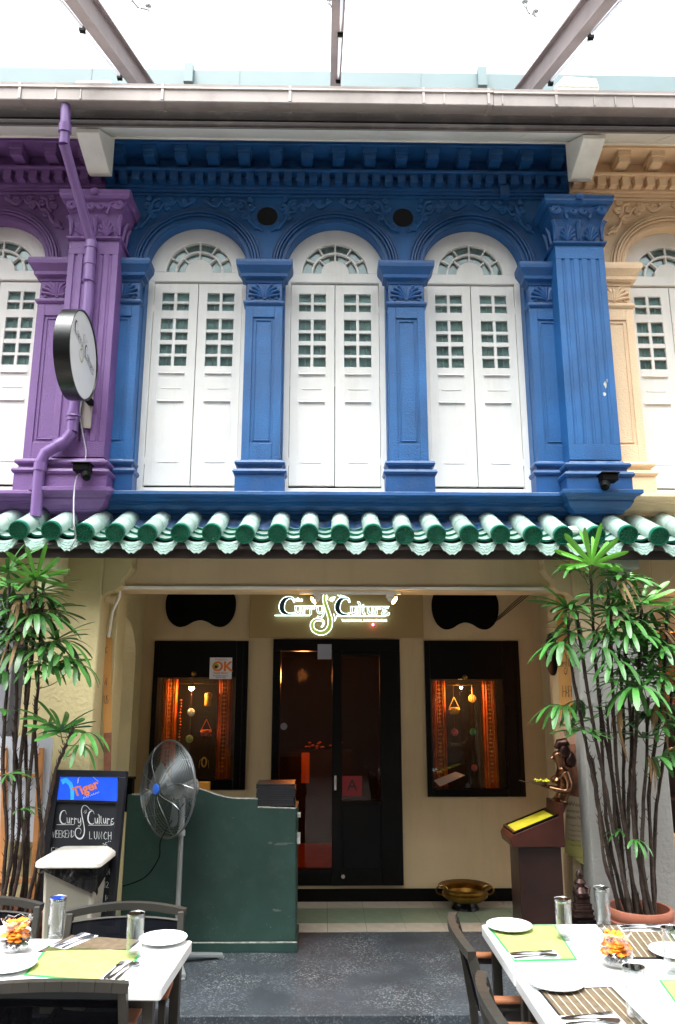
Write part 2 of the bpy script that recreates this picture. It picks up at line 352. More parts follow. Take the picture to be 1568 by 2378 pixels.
# text and drawn strokes -----------------------------------------------------
def text_geo(s,size,bold=0,shear=0,spacing=1):
    cu=bpy.data.curves.new('t','FONT'); cu.body=s; cu.size=size; cu.offset=bold; cu.shear=shear; cu.space_character=spacing; cu.align_x='CENTER'; cu.resolution_u=3
    o=bpy.data.objects.new('t',cu); COL.objects.link(o); dg=bpy.context.evaluated_depsgraph_get(); dg.update()
    me=bpy.data.meshes.new_from_object(o.evaluated_get(dg)); vs=[v.co.copy() for v in me.vertices]; fs=[tuple(p.vertices) for p in me.polygons]
    bpy.data.objects.remove(o); bpy.data.curves.remove(cu); bpy.data.meshes.remove(me); return vs,fs
def text(b,s,size,fn,**k):
    vs,fs=text_geo(s,size,**k); b.add([fn(v.x,v.y,0) for v in vs],fs); return b
def spline(pts,k=4):
    """Catmull-Rom through tuples"""
    out=[]; n=len(pts)
    for i in range(n-1):
        p0=pts[max(i-1,0)];p1=pts[i];p2=pts[i+1];p3=pts[min(i+2,n-1)]
        for j in range(k):
            t=j/k; out.append(tuple(.5*((2*b_)+(-a+c)*t+(2*a-5*b_+4*c-d)*t*t+(-a+3*b_-3*c+d)*t**3) for a,b_,c,d in zip(p0,p1,p2,p3)))
    out.append(tuple(pts[-1])); return out
def offs(pts):
    """pts (x,y,w) -> left, right 2D edges"""
    Lf,Rg=[],[]
    for i,p in enumerate(pts):
        a=pts[max(i-1,0)]; c=pts[min(i+1,len(pts)-1)]; dx,dy=c[0]-a[0],c[1]-a[1]; l=math.hypot(dx,dy) or 1
        nx,ny=-dy/l,dx/l; h=p[2]/2; Lf.append((p[0]+nx*h,p[1]+ny*h)); Rg.append((p[0]-nx*h,p[1]-ny*h))
    return Lf,Rg
def ribbon(b,pts,fn,d=0):
    Lf,Rg=offs(pts); n=len(Lf); b.add([fn(*p,d) for p in Lf]+[fn(*p,d) for p in Rg],[(i,i+1,n+i+1,n+i) for i in range(n-1)])
STRK={'A':[[(0,0),(.3,1),(.6,0)],[(.12,.4),(.5,.4)]],'B':[[(0,0),(0,1),(.4,.95),(.45,.7),(.05,.53),(.5,.45),(.5,.1),(0,0)]],'C':[[(.55,.85),(.3,1),(.05,.6),(.1,.15),(.35,0),(.58,.15)]],
'D':[[(0,0),(0,1),(.45,.8),(.5,.3),(0,0)]],'E':[[(.5,1),(0,1),(0,0),(.5,0)],[(0,.52),(.4,.52)]],'F':[[(.5,1.05),(0,.95),(0,0)],[(0,.55),(.35,.55)]],'H':[[(0,0),(0,1)],[(.5,0),(.5,1)],[(0,.5),(.5,.5)]],
'K':[[(0,0),(0,1)],[(.5,1),(0,.45),(.5,0)]],'L':[[(0,1),(0,0),(.45,.03)]],'N':[[(0,0),(0,1),(.5,0),(.5,1)]],'O':[[(.3,1),(.02,.6),(.1,.1),(.35,0),(.55,.4),(.45,.9),(.3,1)]],'P':[[(0,0),(0,1),(.45,.9),(.45,.6),(0,.5)]],
'R':[[(0,0),(0,1),(.45,.9),(.42,.6),(0,.5),(.5,0)]],'U':[[(0,1),(.03,.2),(.25,0),(.48,.2),(.5,1)]],'W':[[(0,1),(.15,0),(.35,.8),(.55,0),(.75,1)]],'Y':[[(0,1),(.27,.5)],[(.55,1),(.2,0)]],'S':[[(.5,.9),(.25,1),(.05,.75),(.45,.35),(.3,0),(0,.1)]],'T':[[(0,1),(.55,1)],[(.27,1),(.27,0)]],'I':[[(.1,0),(.1,1)]],
'1':[[(.1,0),(.12,1)]],'2':[[(0,.8),(.25,1),(.45,.75),(0,0),(.5,.02)]],'4':[[(.35,0),(.35,1),(0,.35),(.5,.35)]],'5':[[(.5,1),(.08,1),(.05,.55),(.4,.5),(.35,.05),(0,.05)]],'+':[[(.1,.5),(.5,.5)],[(.3,.3),(.3,.7)]],' ':[]}
def hand(b,s,x,y,h,fn,wid=.12,adv=.75,asp=1,rise=0):
    """hand lettered strokes; fn(u,v,d); y grows upward"""
    for i,ch in enumerate(s):
        hh=h*random.uniform(.94,1.06)
        for st in STRK.get(ch,[]):
            ribbon(b,[(x+p[0]*h*asp,y+p[1]*hh,wid*h) for p in st],fn)
        x+=h*asp*(adv if ch not in 'I1' else adv*.5); y+=rise*h
    return x
# the restaurant's logo, drawn in one frame of reference (x right, y down; 230..1320 x 195..615)
def logo():
    L={}
    L['C']=[[(418,312,6),(405,277,10),(370,268,16),(325,290,34),(302,340,46),(308,390,40),(345,420,24),(390,424,12),(420,410,5)],[(940,312,6),(925,280,10),(893,273,16),(850,292,34),(826,345,46),(832,392,40),(866,422,24),(912,427,12),(940,412,5)]]
    s=[]
    def st(*p,w=15): s.append([(a,b,w) for a,b in p])
    st((432,350),(436,400),(452,418),(470,405),(476,352)); st((478,352),(486,424)); st((512,352),(510,426)); st((512,378),(530,362),(548,372)); st((575,352),(573,426)); st((575,378),(593,362),(612,372))
    st((638,360),(640,398),(656,414),(680,400),(688,354)); st((690,354),(691,428),(668,456),(636,446))
    st((955,354),(960,405),(976,420),(995,405),(1001,356)); st((1003,356),(1010,426)); st((1014,312),(1035,326),(1036,426)); st((1066,332),(1068,410),(1088,422))
    st((1112,358),(1116,405),(1132,420),(1150,405),(1156,356)); st((1158,356),(1164,426)); st((1192,358),(1190,426)); st((1192,382),(1212,364),(1230,374)); st((1303,362),(1262,370),(1256,388),(1286,396),(1254,404),(1250,426),(1300,430),(1310,408))
    L['s']=s
    L['bar']=[[(420,348,5),(700,348,5)],[(945,352,5),(1315,352,5)],[(235,436,9),(568,436,9)],[(830,442,8),(1278,442,8)]]
    L['S']=[[(898,260,5),(862,258,10),(820,226,12),(770,207,14),(727,220,18),(703,262,26),(710,322,28),(736,400,30),(757,480,34),(750,545,38),(712,590,36),(655,600,34),(600,572,30),(586,520,26),(608,482,22),(650,474,18),(688,488,12),(695,516,8),(674,545,4)]]
    L['x']=[[(745,292,5),(768,266,5),(804,262,5),(794,290,5),(760,300,6)],[(770,285,5),(790,278,5),(775,308,5)],[(845,200,5),(864,222,5),(876,204,5),(890,222,5),(910,202,5)],[(790,420,6),(800,450,6),(796,490,6),(826,430,6)],[(718,250,4),(735,262,4),(728,285,4),(712,288,4)]]
    return L
def draw_logo(b,fn,extra=0):
    L=logo()
    for key in L:
        for p in L[key]: ribbon(b,spline([(a,c,w_+extra) for a,c,w_ in p],3) if key in 'CS' else [(a,c,w_+extra) for a,c,w_ in p],fn)
# ================================================================== GROUND
Z0=-.12
yT=[PZ(852,y,0).y for y in (2164,2143.8,2109.2)]; YW=6.85; YTER=4.60
b=B(); b.add([(-60,-60,Z0-.004),(60,-60,Z0-.004),(60,60,Z0-.004),(-60,60,Z0-.004)],[(0,1,2,3)]); struct('ground',b,M_paving)
b=B().box(-6,6,-6,YTER-.16,Z0-.0,Z0+.004); struct('street_paving',b,M_paving)
b=B().box(-6,6,YTER-.155,YTER-.002,-.2,-.055); struct('stone_kerb',b,M_kerb,bevel=.006)
b=B().box(-6,6,YTER,yT[0]-.001,-.2,0); struct('terrazzo_floor',b,M_terrazzo,bevel=.006)
b=B().box(-6,6,yT[0],YW+.2,-.2,-.004); fl=struct('walkway_floor',b,M_mortar)
x0=PZ(853,2164,0).x; dx=.286
for (ya,yb,mm) in ((yT[0],yT[1],M_tcream),(yT[1],yT[2],M_tgreen),(yT[2],YW-.001,M_tcream)):
    tb=B().box(.0015,dx-.0015,.001,yb-ya-.001,0,.006); me=tb.mesh('floor_tile',mm); fixn(me)
    for k in range(-14,12): link('floor_tile',me,fl,(x0+k*dx,ya,-.005))
# ================================================================== SHOPHOUSE FACADES
WINMESH={}
def zc(y,D,x=781): return PY(x,y,D).z
def ringpts(c,z,r,n=24,a0=180,a1=0): return [(c+r*cos(R(a0+(a1-a0)*i/n)),z+r*sin(R(a0+(a1-a0)*i/n))) for i in range(n+1)]
SPR=4.79; RO=.375; ZTOP=5.40
YF=5.335
def mould3(b,cx,hw,yf,yb,prof):
    n=len(prof); vs=[]
    for p,z in prof: vs+=[(cx-hw-p,yb,z),(cx-hw-p,yf-p,z),(cx+hw+p,yf-p,z),(cx+hw+p,yb,z)]
    fs=[]
    for i in range(n-1):
        for k in range(3): fs.append((4*i+k,4*i+k+1,4*i+k+5,4*i+k+4))
        fs.append((4*i+3,4*i,4*i+4,4*i+7))
    fs+= [(0,1,2,3),(4*n-4,4*n-3,4*n-2,4*n-1)]
    b.add(vs,fs)
def spiral(cx,cz,r,turns=1.6,a0=0,d=1,y=5.2,n=14):
    return [(cx+r*(1-.8*i/n)*cos(a0+d*2*PI*turns*i/n),y,cz+r*(1-.8*i/n)*sin(a0+d*2*PI*turns*i/n)) for i in range(n+1)]
fxz=lambda Y:(lambda u,v,d:(u,Y+d,v))
def window(root,c,lab=None,open_gap=0):
    """arched window with fanlight and a pair of part glazed shutters"""
    wn=None
    b=B()
    fn=fxz(YF-.03)
    A=ringpts(c,SPR+.01,.385,30); I=ringpts(c,SPR+.01,.25,30)
    b.strip(A,I,fn,0,.06)
    b.strip(ringpts(c,SPR+.01,.262,30),ringpts(c,SPR+.01,.2502,30),fn,.012,.05)
    b.prism(ringpts(c,SPR+.012,.105,20)+[(c+.105,SPR+.0)]+[(c-.105,SPR+.0)],fn,.002,.05)
    b.box(c-.385,c+.385,YF-.032,YF+.03,4.722,SPR+.008)              # transom
    for s in (-1,1): b.box(c+s*.335,c+s*.385,YF-.03,YF+.03,3.0,4.7215)
    b.box(c-.3345,c+.3345,YF-.028,YF+.03,3.0,3.10)
    b.box(c-.39,c+.39,YF-.06,YF-.0325,3.0,3.045)
    wn=part('window',b,M_white,root,bevel=.003,label=lab)
    g=B()
    g.strip(ringpts(c,SPR+.01,.183,24),ringpts(c,SPR+.01,.168,24),fn,.008,.04)
    for a in (30,60,90,120,150): g.prism([(c+r_*cos(R(a))+s*.006*-sin(R(a)),SPR+.01+r_*sin(R(a))+s*.006*cos(R(a))) for r_,s in ((.183,-1),(.25,-1),(.25,1),(.183,1))],fn,.01,.038)
    for a in (45,90,135): g.prism([(c+r_*cos(R(a))+s*.006*-sin(R(a)),SPR+.01+r_*sin(R(a))+s*.006*cos(R(a))) for r_,s in ((.105,-1),(.168,-1),(.168,1),(.105,1))],fn,.01,.038)
    part('glazing_bar',g,M_white,wn)
    # fanlight panes
    key=('fan',)
    if key not in WINMESH:
        L=[]
        for k in range(6):
            bb=B().strip(ringpts(0,0,.25,4,k*30+1.5,k*30+28.5),ringpts(0,0,.184,4,k*30+1.5,k*30+28.5),lambda u,v,d:(u,d,v),0,.004); L.append(bb)
        for k in range(4):
            bb=B().strip(ringpts(0,0,.168,4,k*45+2,k*45+43),ringpts(0,0,.106,4,k*45+2,k*45+43),lambda u,v,d:(u,d,v),0,.004); L.append(bb)
        WINMESH[key]=[(x.mesh('pane',M_winglass)) for x in L]
        for me in WINMESH[key]: fixn(me)
        u=B().box(-.5,.5,-.5,.5,-.5,.5).mesh('pane',M_winglass); fixn(u); WINMESH['u']=u
    rl=wloc(wn)
    for me in WINMESH[key]:
        link('pane',me,wn,Vector((c,YF+.004,SPR+.01))-rl)
    # leaves
    rows=[(684.5,704),(709,725.7),(743.8,768.4),(775,793.5),(803,825),(831,853.5)]
    rz=[(zc(bb,YF),zc(a,YF)) for a,bb in rows]; zb,zt=3.125,4.712
    for s,dz in ((-1,random.uniform(-.006,.004)),(1,random.uniform(-.004,.006))):
        xa=c+(-.331 if s<0 else .003); xb=xa+.328
        xs=[xa+.058,xa+.148,xa+.170,xa+.262] if s<0 else [xa+.066,xa+.158,xa+.180,xa+.270]
        b=B(); y0,y1=YF-.012,YF+.022
        zb2=zb+dz
        b.box(xa,xs[0],y0,y1,zb2,zt); b.box(xs[3],xb,y0,y1,zb2,zt)
        b.box(xs[0],xs[3],y0+.0005,y1,rz[0][1],zt-.0004); b.box(xs[0],xs[3],y0+.0005,y1,rz[2][1],rz[1][0]); b.box(xs[0],xs[3],y0+.0005,y1,zb2+.0004,rz[5][0])
        b.box(xs[1],xs[2],y0+.004,y1,rz[1][0],rz[0][1]); b.box(xs[1],xs[2],y0+.004,y1,rz[5][0],rz[2][1])
        for (lo,_),(_,hi) in ((rz[0],rz[1]),(rz[2],rz[3]),(rz[3],rz[4]),(rz[4],rz[5])):
            b.box(xs[0],xs[1],y0+.004,y1,hi,lo); b.box(xs[2],xs[3],y0+.004,y1,hi,lo)
        for yy,ww in ((872,.012),(936,.012)):
            z=zc(yy,YF); b.add([(xs[0]+.006,y0-.001,z+.014),(xs[3]-.006,y0-.001,z+.014),(xs[3]-.006,y0-.016,z),(xs[0]+.006,y0-.016,z),(xs[0]+.006,y0-.001,z-.001),(xs[3]-.006,y0-.001,z-.001)],[(0,1,2,3),(3,2,5,4),(0,3,4),(1,5,2),(0,4,5,1)])
        for yy in (906,1076):
            z=zc(yy,YF); b.tube([(xs[0]+.03,y0,z+.006),(xs[0]+.034,y0-.001,z),(xs[3]-.034,y0-.001,z),(xs[3]-.03,y0,z+.006)],.0035,5)
        # hinges
        hx=xa-.002 if s<0 else xb+.002
        for hz in (4.50,3.30): b.tube([(hx,y0-.004,hz-.028),(hx,y0-.004,hz+.028)],.006,6)
        sh=part('shutter',b,M_white,wn,bevel=.0015)
        for zlo,zhi in rz:
            for q in (0,2):
                o=link('pane',WINMESH['u'],wn,Vector(((xs[q]+xs[q+1])/2,YF+.008,(zlo+zhi)/2))-rl); o.scale=(xs[q+1]-xs[q],.004,zhi-zlo)
        for q in (0,2):
            x=(xs[q]+xs[q+1])/2+.006
            part('security_bar',B().tube([(x,YF+.016,rz[5][0]-.002),(x,YF+.016,rz[1][1]-.0)],.0055,6),M_white,wn,smooth=True)
    b=B().box(c-.375,c+.375,YF+.0235,YF+.026,3.9,4.72); part('curtain',b,M_wincurtain,wn)
    b=B().prism(ringpts(c,SPR,.372,20),fxz(YF+.021),0,.004); part('fanlight_curtain',b,M_wincurtain2,wn)
    return wn
M_winglass=glassmat('window_glass',tint=(.86,.95,.94),rough=.03,base=1.5)
M_wincurtain=mat('teal_grey_curtain',(.68,.79,.82),rough=.9,var=.35,vscale=7)
M_wincurtain2=mat('grey_blind',(.50,.55,.57),rough=.9,var=.4,vscale=6)
def carved_block(b,cx,yf,z0,z1,hw):
    zb=z0+.012
    for s in (-1,1):
        for k,(ex,ez) in enumerate(((.93,.30),(.90,.58),(.72,.80),(.45,.93))):
            x1=cx+s*hw*ex; zz=z0+(z1-z0)*ez
            xm=cx+s*hw*ex*.55; zm=zb+(zz-zb)*.75
            b.tube([(cx+s*.012,yf,zb+.01),(xm,yf-.008,zm),(x1,yf-.006,zz),(x1+s*.004,yf+.004,zz-.012)],[.006,.011,.008,.003],6)
    for ex in (-.02,.02,0): b.tube([(cx+ex*.5,yf,zb+.02),(cx+ex,yf-.008,z0+(z1-z0)*.6),(cx+ex*1.4,yf-.004,z1-.012)],[.006,.010,.004],6)
    for k in range(-2,3): b.tube(spiral(cx+k*hw*.36,zb+.008,.013,1.2,0,1 if k%2 else -1,yf-.003,8),.0045,5)
def pilaster(root,cx,M,Mm):
    b=B(); yf=5.12
    b.box(cx-.135,cx+.135,yf,5.1995,3.235,4.425)
    p=part('pilaster',b,M,root)
    b=B(); y0=yf-.010
    b.box(cx-.135,cx-.078,y0,yf-.0005,3.236,4.424); b.box(cx+.078,cx+.135,y0,yf-.0005,3.236,4.424)
    b.box(cx-.078,cx+.078,y0,yf-.0005,4.33,4.424); b.box(cx-.078,cx+.078,y0,yf-.0005,3.236,3.37)
    b.box(cx-.060,cx-.052,y0+.003,yf-.0005,3.39,4.31);b.box(cx+.052,cx+.060,y0+.003,yf-.0005,3.39,4.31)
    b.box(cx-.052,cx+.052,y0+.003,yf-.0005,4.302,4.31);b.box(cx-.052,cx+.052,y0+.003,yf-.0005,3.39,3.398)
    part('panel_frame',b,M,p,bevel=.003)
    b=B(); mould3(b,cx,.135,5.11,5.1985,[(.035,3.0),(.035,3.135),(.045,3.14),(.052,3.155),(.045,3.172),(.022,3.177),(.014,3.19),(.022,3.203),(.036,3.208),(.040,3.222),(.034,3.236),(.012,3.24),(.002,3.25)])
    part('base_moulding',b,Mm,p,bevel=.002)
    b=B(); mould3(b,cx,.128,5.115,5.1985,[(.004,4.42),(.014,4.425),(.022,4.437),(.022,4.45),(.010,4.46),(0,4.462),(0,4.60),(.008,4.602),(.012,4.63),(.040,4.637),(.043,4.662),(.046,4.665),(.058,4.685),(.075,4.71),(.078,4.735),(.078,4.755),(.07,4.76)])
    cp=part('capital',b,Mm,p,bevel=.002)
    b=B(); carved_block(b,cx,5.113,4.465,4.60,.12); part('carved_leaf',b,Mm,p,smooth=True)
    return p
def pier(root,cx,M,Mm):
    hw=.178; yf=4.97; b=B()
    # fluted cross-section
    pl=[(cx-hw,5.1985),(cx-hw,yf)]
    for k in range(5):
        gx=cx+(k-2)*.062
        for i in range(7):
            a=PI-PI*i/6; pl.append((gx+.0125*cos(a),yf+.010*sin(a)))
    pl+=[(cx+hw,yf),(cx+hw,5.1985)]
    b.prism(pl,lambda u,v,d:(u,v,d),3.33,4.74)
    b.box(cx-hw,cx+hw,yf,5.1985,3.22,3.3298); b.box(cx-hw,cx+hw,yf,5.1985,4.7402,4.855)
    for k in range(5):
        gx=cx+(k-2)*.062
        b.lathe([(.0155,0),(.013,.006),(.006,.011),(0,.0125)],(gx,yf-.0005,3.335),10,'y') if False else None
    p=part('party_pier',b,M,root,bevel=.002)
    b=B(); mould3(b,cx,hw,yf,5.1985,[(.042,2.985),(.042,3.085),(.052,3.09),(.060,3.105),(.052,3.122),(.028,3.127),(.018,3.14),(.026,3.155),(.040,3.16),(.045,3.175),(.038,3.19),(.014,3.195),(.003,3.21)])
    part('base_moulding',b,Mm,p,bevel=.002)
    b=B(); mould3(b,cx,hw-.012,yf+.008,5.1985,[(.012,4.85),(.03,4.855),(.032,4.868),(.012,4.875),(0,4.877),(0,4.95),(.006,5.0),(.02,5.06),(.045,5.10),(.05,5.13),(.052,5.14),(.075,5.145),(.085,5.165),(.085,5.18),(.092,5.20),(.085,5.215),(.05,5.218)])
    part('capital',b,Mm,p,bevel=.002)
    b=B(); y=yf-.002
    for s in (-1,1):
        b.tube(spiral(cx+s*.165,5.105,.036,1.9,PI/2,-s,y-.045,22),[.011]*15+[.009]*8,6)
        b.tube([(cx+s*.165,y-.045,5.142),(cx+s*.11,y-.035,5.125),(cx+s*.085,y-.02,5.07),(cx+s*.08,y-.03,5.045)],[.011,.012,.013,.008],6)
        b.tube(spiral(cx+s*.038,5.10,.027,1.6,PI/2,s,y-.035,18),.009,6)
        b.tube([(cx+s*.038,y-.035,5.128),(cx+s*.07,y-.03,5.115),(cx+s*.082,y-.03,5.09)],.009,6)
        # palmettes
        gx=cx+s*.085
        for dx_,ex,ez in ((0,0,.115),(-1,.026,.098),(1,.026,.098),(-1,.048,.068),(1,.048,.068),(-1,.052,.032),(1,.052,.032)):
            b.tube([(gx,y,4.882),(gx+dx_*ex*.6,y-.012,4.882+ez*.75),(gx+dx_*ex,y-.024,4.882+ez),(gx+dx_*(ex+.006),y-.014,4.882+ez-.014)],[.008,.012,.011,.004],6)
    # centre flower and corner leaves
    b.lathe([(0,-.014),(.014,-.012),(.028,0)],(cx,y-.09,5.19),10,'y')
    for sx in (-1,0,1):
        gx=cx+sx*.172
        b.tube([(gx,y+.004,4.89),(gx,y-.006,4.99),(gx+sx*.02,y-.028,5.03),(gx+sx*.028,y-.034,5.015)],[.012,.018,.016,.006],6)
    for sx in (-1,1):
        for ym in (5.04,5.12):
            b.tube([(cx+sx*hw,ym,4.89),(cx+sx*(hw+.012),ym,4.99),(cx+sx*(hw+.035),ym,5.03)],[.012,.018,.008],6)
    part('acanthus_leaves',b,Mm,p,smooth=True)
    return p
def scrolls(b,xc,side,halfw=.5):
    """plaster tendrils beside a spandrel centre"""
    X=lambda t:xc+side*t
    y=5.2
    for (t,z,r_,a,d) in ((.125,5.285,.030,0,1),(.075,5.125,.028,PI/2,-1),(.205,5.30,.024,PI,1),(.165,5.205,.022,0,-1),(.275,5.275,.022,PI/2,1),(.30,5.335,.024,0,-1),(.40,5.325,.026,PI,1),(.135,5.352,.018,0,1),(.465,5.345,.018,0,-1)):
        b.tube(spiral(X(t),z,r_,1.5,a,d*side,y-.008,14),[.013]*10+[.010]*5,6)
    for pts in ([(.03,5.085),(.07,5.115),(.12,5.155),(.16,5.235),(.21,5.25)],[(.125,5.23),(.15,5.26),(.17,5.33),(.22,5.35)],[(.21,5.25),(.25,5.31),(.31,5.30),(.35,5.345)],[(.35,5.345),(.39,5.29),(.44,5.31),(.49,5.345)]):
        P=spline([(X(p),q) for p,q in pts],4); b.tube([(p,y-.006,q) for p,q in P],[.010+.006*sin(PI*i/(len(P)-1)) for i in range(len(P))],6)
def facade(root,x0,x1,centers,pils,M,Mm,vents=()):
    # wall pieces
    b=B(); ys,ye=5.2,5.30
    cs=sorted(centers); edges=[x0]
    for c in cs: edges+=[c-RO,c+RO]
    edges.append(x1)
    for i in range(0,len(edges),2):
        a,e=edges[i],edges[i+1]
        v=[q for q in vents if a<q<e]
        if v:
            q=v[0]; zh=5.215; h=.112; b.box(a,e,ys,ye,3.0,zh-h); b.box(a,e,ys,ye,zh+h,ZTOP); 
            if q-h>a: b.box(a,q-h,ys,ye,zh-h,zh+h); b.box(q+h,e,ys,ye,zh-h,zh+h)
            n=32; C=[];Sq=[]
            for k in range(n+1):
                t=2*PI*k/n; cx_,cz_=cos(t),sin(t); m_=max(abs(cx_),abs(cz_)); C.append((q+.080*cx_,zh+.080*cz_)); Sq.append((q+h*cx_/m_,zh+h*cz_/m_))
            b.strip(C,Sq,fxz(ys),0,ye-ys)
        else: b.box(a,e,ys,ye,3.0,ZTOP)
    for c in cs:
        A=ringpts(c,SPR,RO,32); b.strip(A,[(p[0],ZTOP) for p in A],fxz(ys),0,ye-ys)
        for s in (-1,1): pass
    b.box(x0,x1,ys-.06,ye,2.63,3.0)
    wl=part('wall',b,M,root,label=None)
    # reveals: the wall behind the openings' sides
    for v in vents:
        bb=B().lathe([(.0795,0),(.0795,.25),(0,.25)],(v,5.2005,5.215),24,'y'); part('vent_shade_liner',bb,M_dark,wl,smooth=True)  # black liner put in to paint the shade inside the vent
    # arch mouldings
    for c in cs:
        b=B()
        for r_,w_,d in ((.392,.026,.008),(.423,.014,.020),(.443,.014,.032),(.464,.016,.026),(.483,.010,.012)):
            b.strip(ringpts(c,SPR,r_+w_/2,36),ringpts(c,SPR,r_-w_/2,36),fxz(ys-d),0,d-.0005)
        part('arch_moulding',b,Mm,wl,bevel=.003)
    # relief
    b=B()
    for i in range(len(cs)+1):
        if i==0: xs=[(cs[0]-.5175,1)]
        elif i==len(cs): xs=[(cs[-1]+.5175,-1)]
        else: xs=[((cs[i-1]+cs[i])/2,1),((cs[i-1]+cs[i])/2,-1)]
        for xc,s in xs: scrolls(b,xc,s)
    part('scroll_relief',b,M,wl,smooth=True)
    for px in pils: pilaster(root,px,M,Mm)
    # cornice : mouldings, dentils, modillions
    b=B()
    for (y,za,zb_) in ((5.18,5.375,5.392),(5.165,5.398,5.42),(5.15,5.421,5.445),(5.155,5.446,5.52),(5.075,5.521,5.54),(5.09,5.541,5.556),(5.15,5.557,5.665),(4.965,5.666,5.682),(4.95,5.683,5.71)):
        b.box(x0,x1,y,5.3,za,zb_)
    cn=part('cornice',b,Mm,root,bevel=.003)
    db=B().box(-.029,.029,5.095,5.1545,5.447,5.5205); me=db.mesh('dentil',Mm); fixn(me)
    n=int((x1-x0)/.0935); 
    for k in range(n): link('dentil',me,cn,Vector((x0+(k+.5)*(x1-x0)/n,0,0))-wloc(cn))
    mb=B(); mb.box(-.042,.042,5.0,5.1495,5.575,5.6655); mb.box(-.05,.05,4.985,5.1495,5.62,5.6655); me=mb.mesh('modillion',Mm); fixn(me)
    n=int((x1-x0)/.235)
    for k in range(n): link('modillion',me,cn,Vector((x0+(k+.5)*(x1-x0)/n,0,0))-wloc(cn))
    # base ledge
    pf=[(5.199,3.0),(4.955,2.985),(4.94,2.978),(4.938,2.958),(5.01,2.952),(5.015,2.935),(5.03,2.93),(5.03,2.918),(5.06,2.91),(5.08,2.885),(5.10,2.875),(5.10,2.865),(5.13,2.86)]
    b=B(); n=len(pf); vs=[(x0,y,z) for y,z in pf]+[(x1,y,z) for y,z in pf]; b.add(vs,[(i,i+1,n+i+1,n+i) for i in range(n-1)]+[tuple(range(n)),tuple(range(n,2*n))])
    part('base_ledge',b,Mm,root)
    return wl
XL,XR=-1.69,1.86; PLX,PRX=-1.675,1.835
blue=thing('blue_shophouse','bright blue plastered shophouse with three arched white shuttered windows, between purple and cream houses','house',(0.085,5.2,0))
purple=thing('purple_shophouse','purple plastered shophouse at the left edge, behind the round projecting sign and downpipe','house',(-3.2,5.2,0))
cream=thing('cream_shophouse','pale orange cream shophouse at the right edge beside the blue fluted pier','house',(3.2,5.2,0))
CW=[-.975,.063,1.10]
facade(blue,XL,XR,CW,[-1.4925,-.456,.5815,1.6175],M_blue,M_blue2,vents=(-.456,.5815))
M_purple2=M_purple; M_cream2=M_cream
facade(purple,-4.2,XL-.002,[-2.48,-3.515],[-1.962,-2.9975],M_purple,M_purple2)
facade(cream,XR+.002,4.4,[2.63,3.665],[2.1125,3.1475],M_cream,M_cream2)
for c in CW: window(blue,c)
for c in (-2.48,-3.515): window(purple,c)
for c in (2.63,3.665): window(cream,c)
pier(purple,PLX,M_purple,M_purple2); pier(blue,PRX,M_blue,M_blue2)
# pier ledges
for root,cx,mm in ((purple,PLX,M_purple2),(blue,PRX,M_blue2)):
    b=B(); mould3(b,cx,.17,4.98,5.06,[(-.06,2.80),(-.06,2.845),(0.0,2.85),(.0,2.862),(.03,2.885),(.045,2.91),(.05,2.918),(.05,2.93),(.065,2.95),(.09,2.962),(.10,2.965),(.10,2.99),(.085,2.994)])
    part('pier_ledge',b,mm,root,bevel=.002)
# paint chips on the blue pier
b=B()
for (x,y,sx,sz) in ((1406,893,.012,.030),(1404,915,.014,.018),(1410,884,.005,.016)):
    p=PY(x,y,4.9685); pl=[(p.x+sx*random.uniform(.6,1.1)*cos(a*PI/4),p.z+sz*random.uniform(.6,1.1)*sin(a*PI/4)) for a in range(8)]; b.prism(pl,fxz(4.9675),0,.002)
part('bare_plaster_chip',b,M_chip,blue)
# box on frieze
p=PY(1172,445,5.12); b=B().box(p.x-.035,p.x+.035,5.10,5.15,p.z-.045,p.z+.045); part('junction_box',b,M_blue2,blue,bevel=.004)
# ================================================================== EAVE, GUTTER
ev=thing('roof_eave','white boarded roof eave with a brown fascia running above all three houses','eave',(0,4.8,5.6))
b=B(); b.add([(-4.4,5.0,5.725),(4.4,5.0,5.725),(4.4,4.56,5.465),(-4.4,4.56,5.465),(-4.4,5.0,5.765),(4.4,5.0,5.765),(4.4,4.56,5.505),(-4.4,4.56,5.505)],[(0,1,2,3),(4,5,6,7),(0,1,5,4),(3,2,6,7),(0,3,7,4),(1,2,6,5)])
b.box(-4.4,4.4,4.945,5.3,5.712,5.77)
sf=part('soffit',b,M_soffit,ev)
b=B()
for k in range(-4,5):
    x=.37+k*1.03; b.bar((x,4.99,5.7165),(x,4.575,5.4715),.01,.006)
b.box(-4.4,4.4,4.93,4.9445,5.675,5.70)
part('cover_strip',b,M_soffit,sf)
b=B(); pf=[(4.572,5.468),(4.552,5.466),(4.54,5.474),(4.548,5.50),(4.572,5.53),(4.572,5.62),(4.62,5.62),(4.62,5.52)]
n=len(pf); b.add([(-4.4,y,z) for y,z in pf]+[(4.4,y,z) for y,z in pf],[(i,(i+1)%n,n+(i+1)%n,n+i) for i in range(n)]+[tuple(range(n)),tuple(range(n,2*n))])
part('fascia_board',b,M_eave,ev)
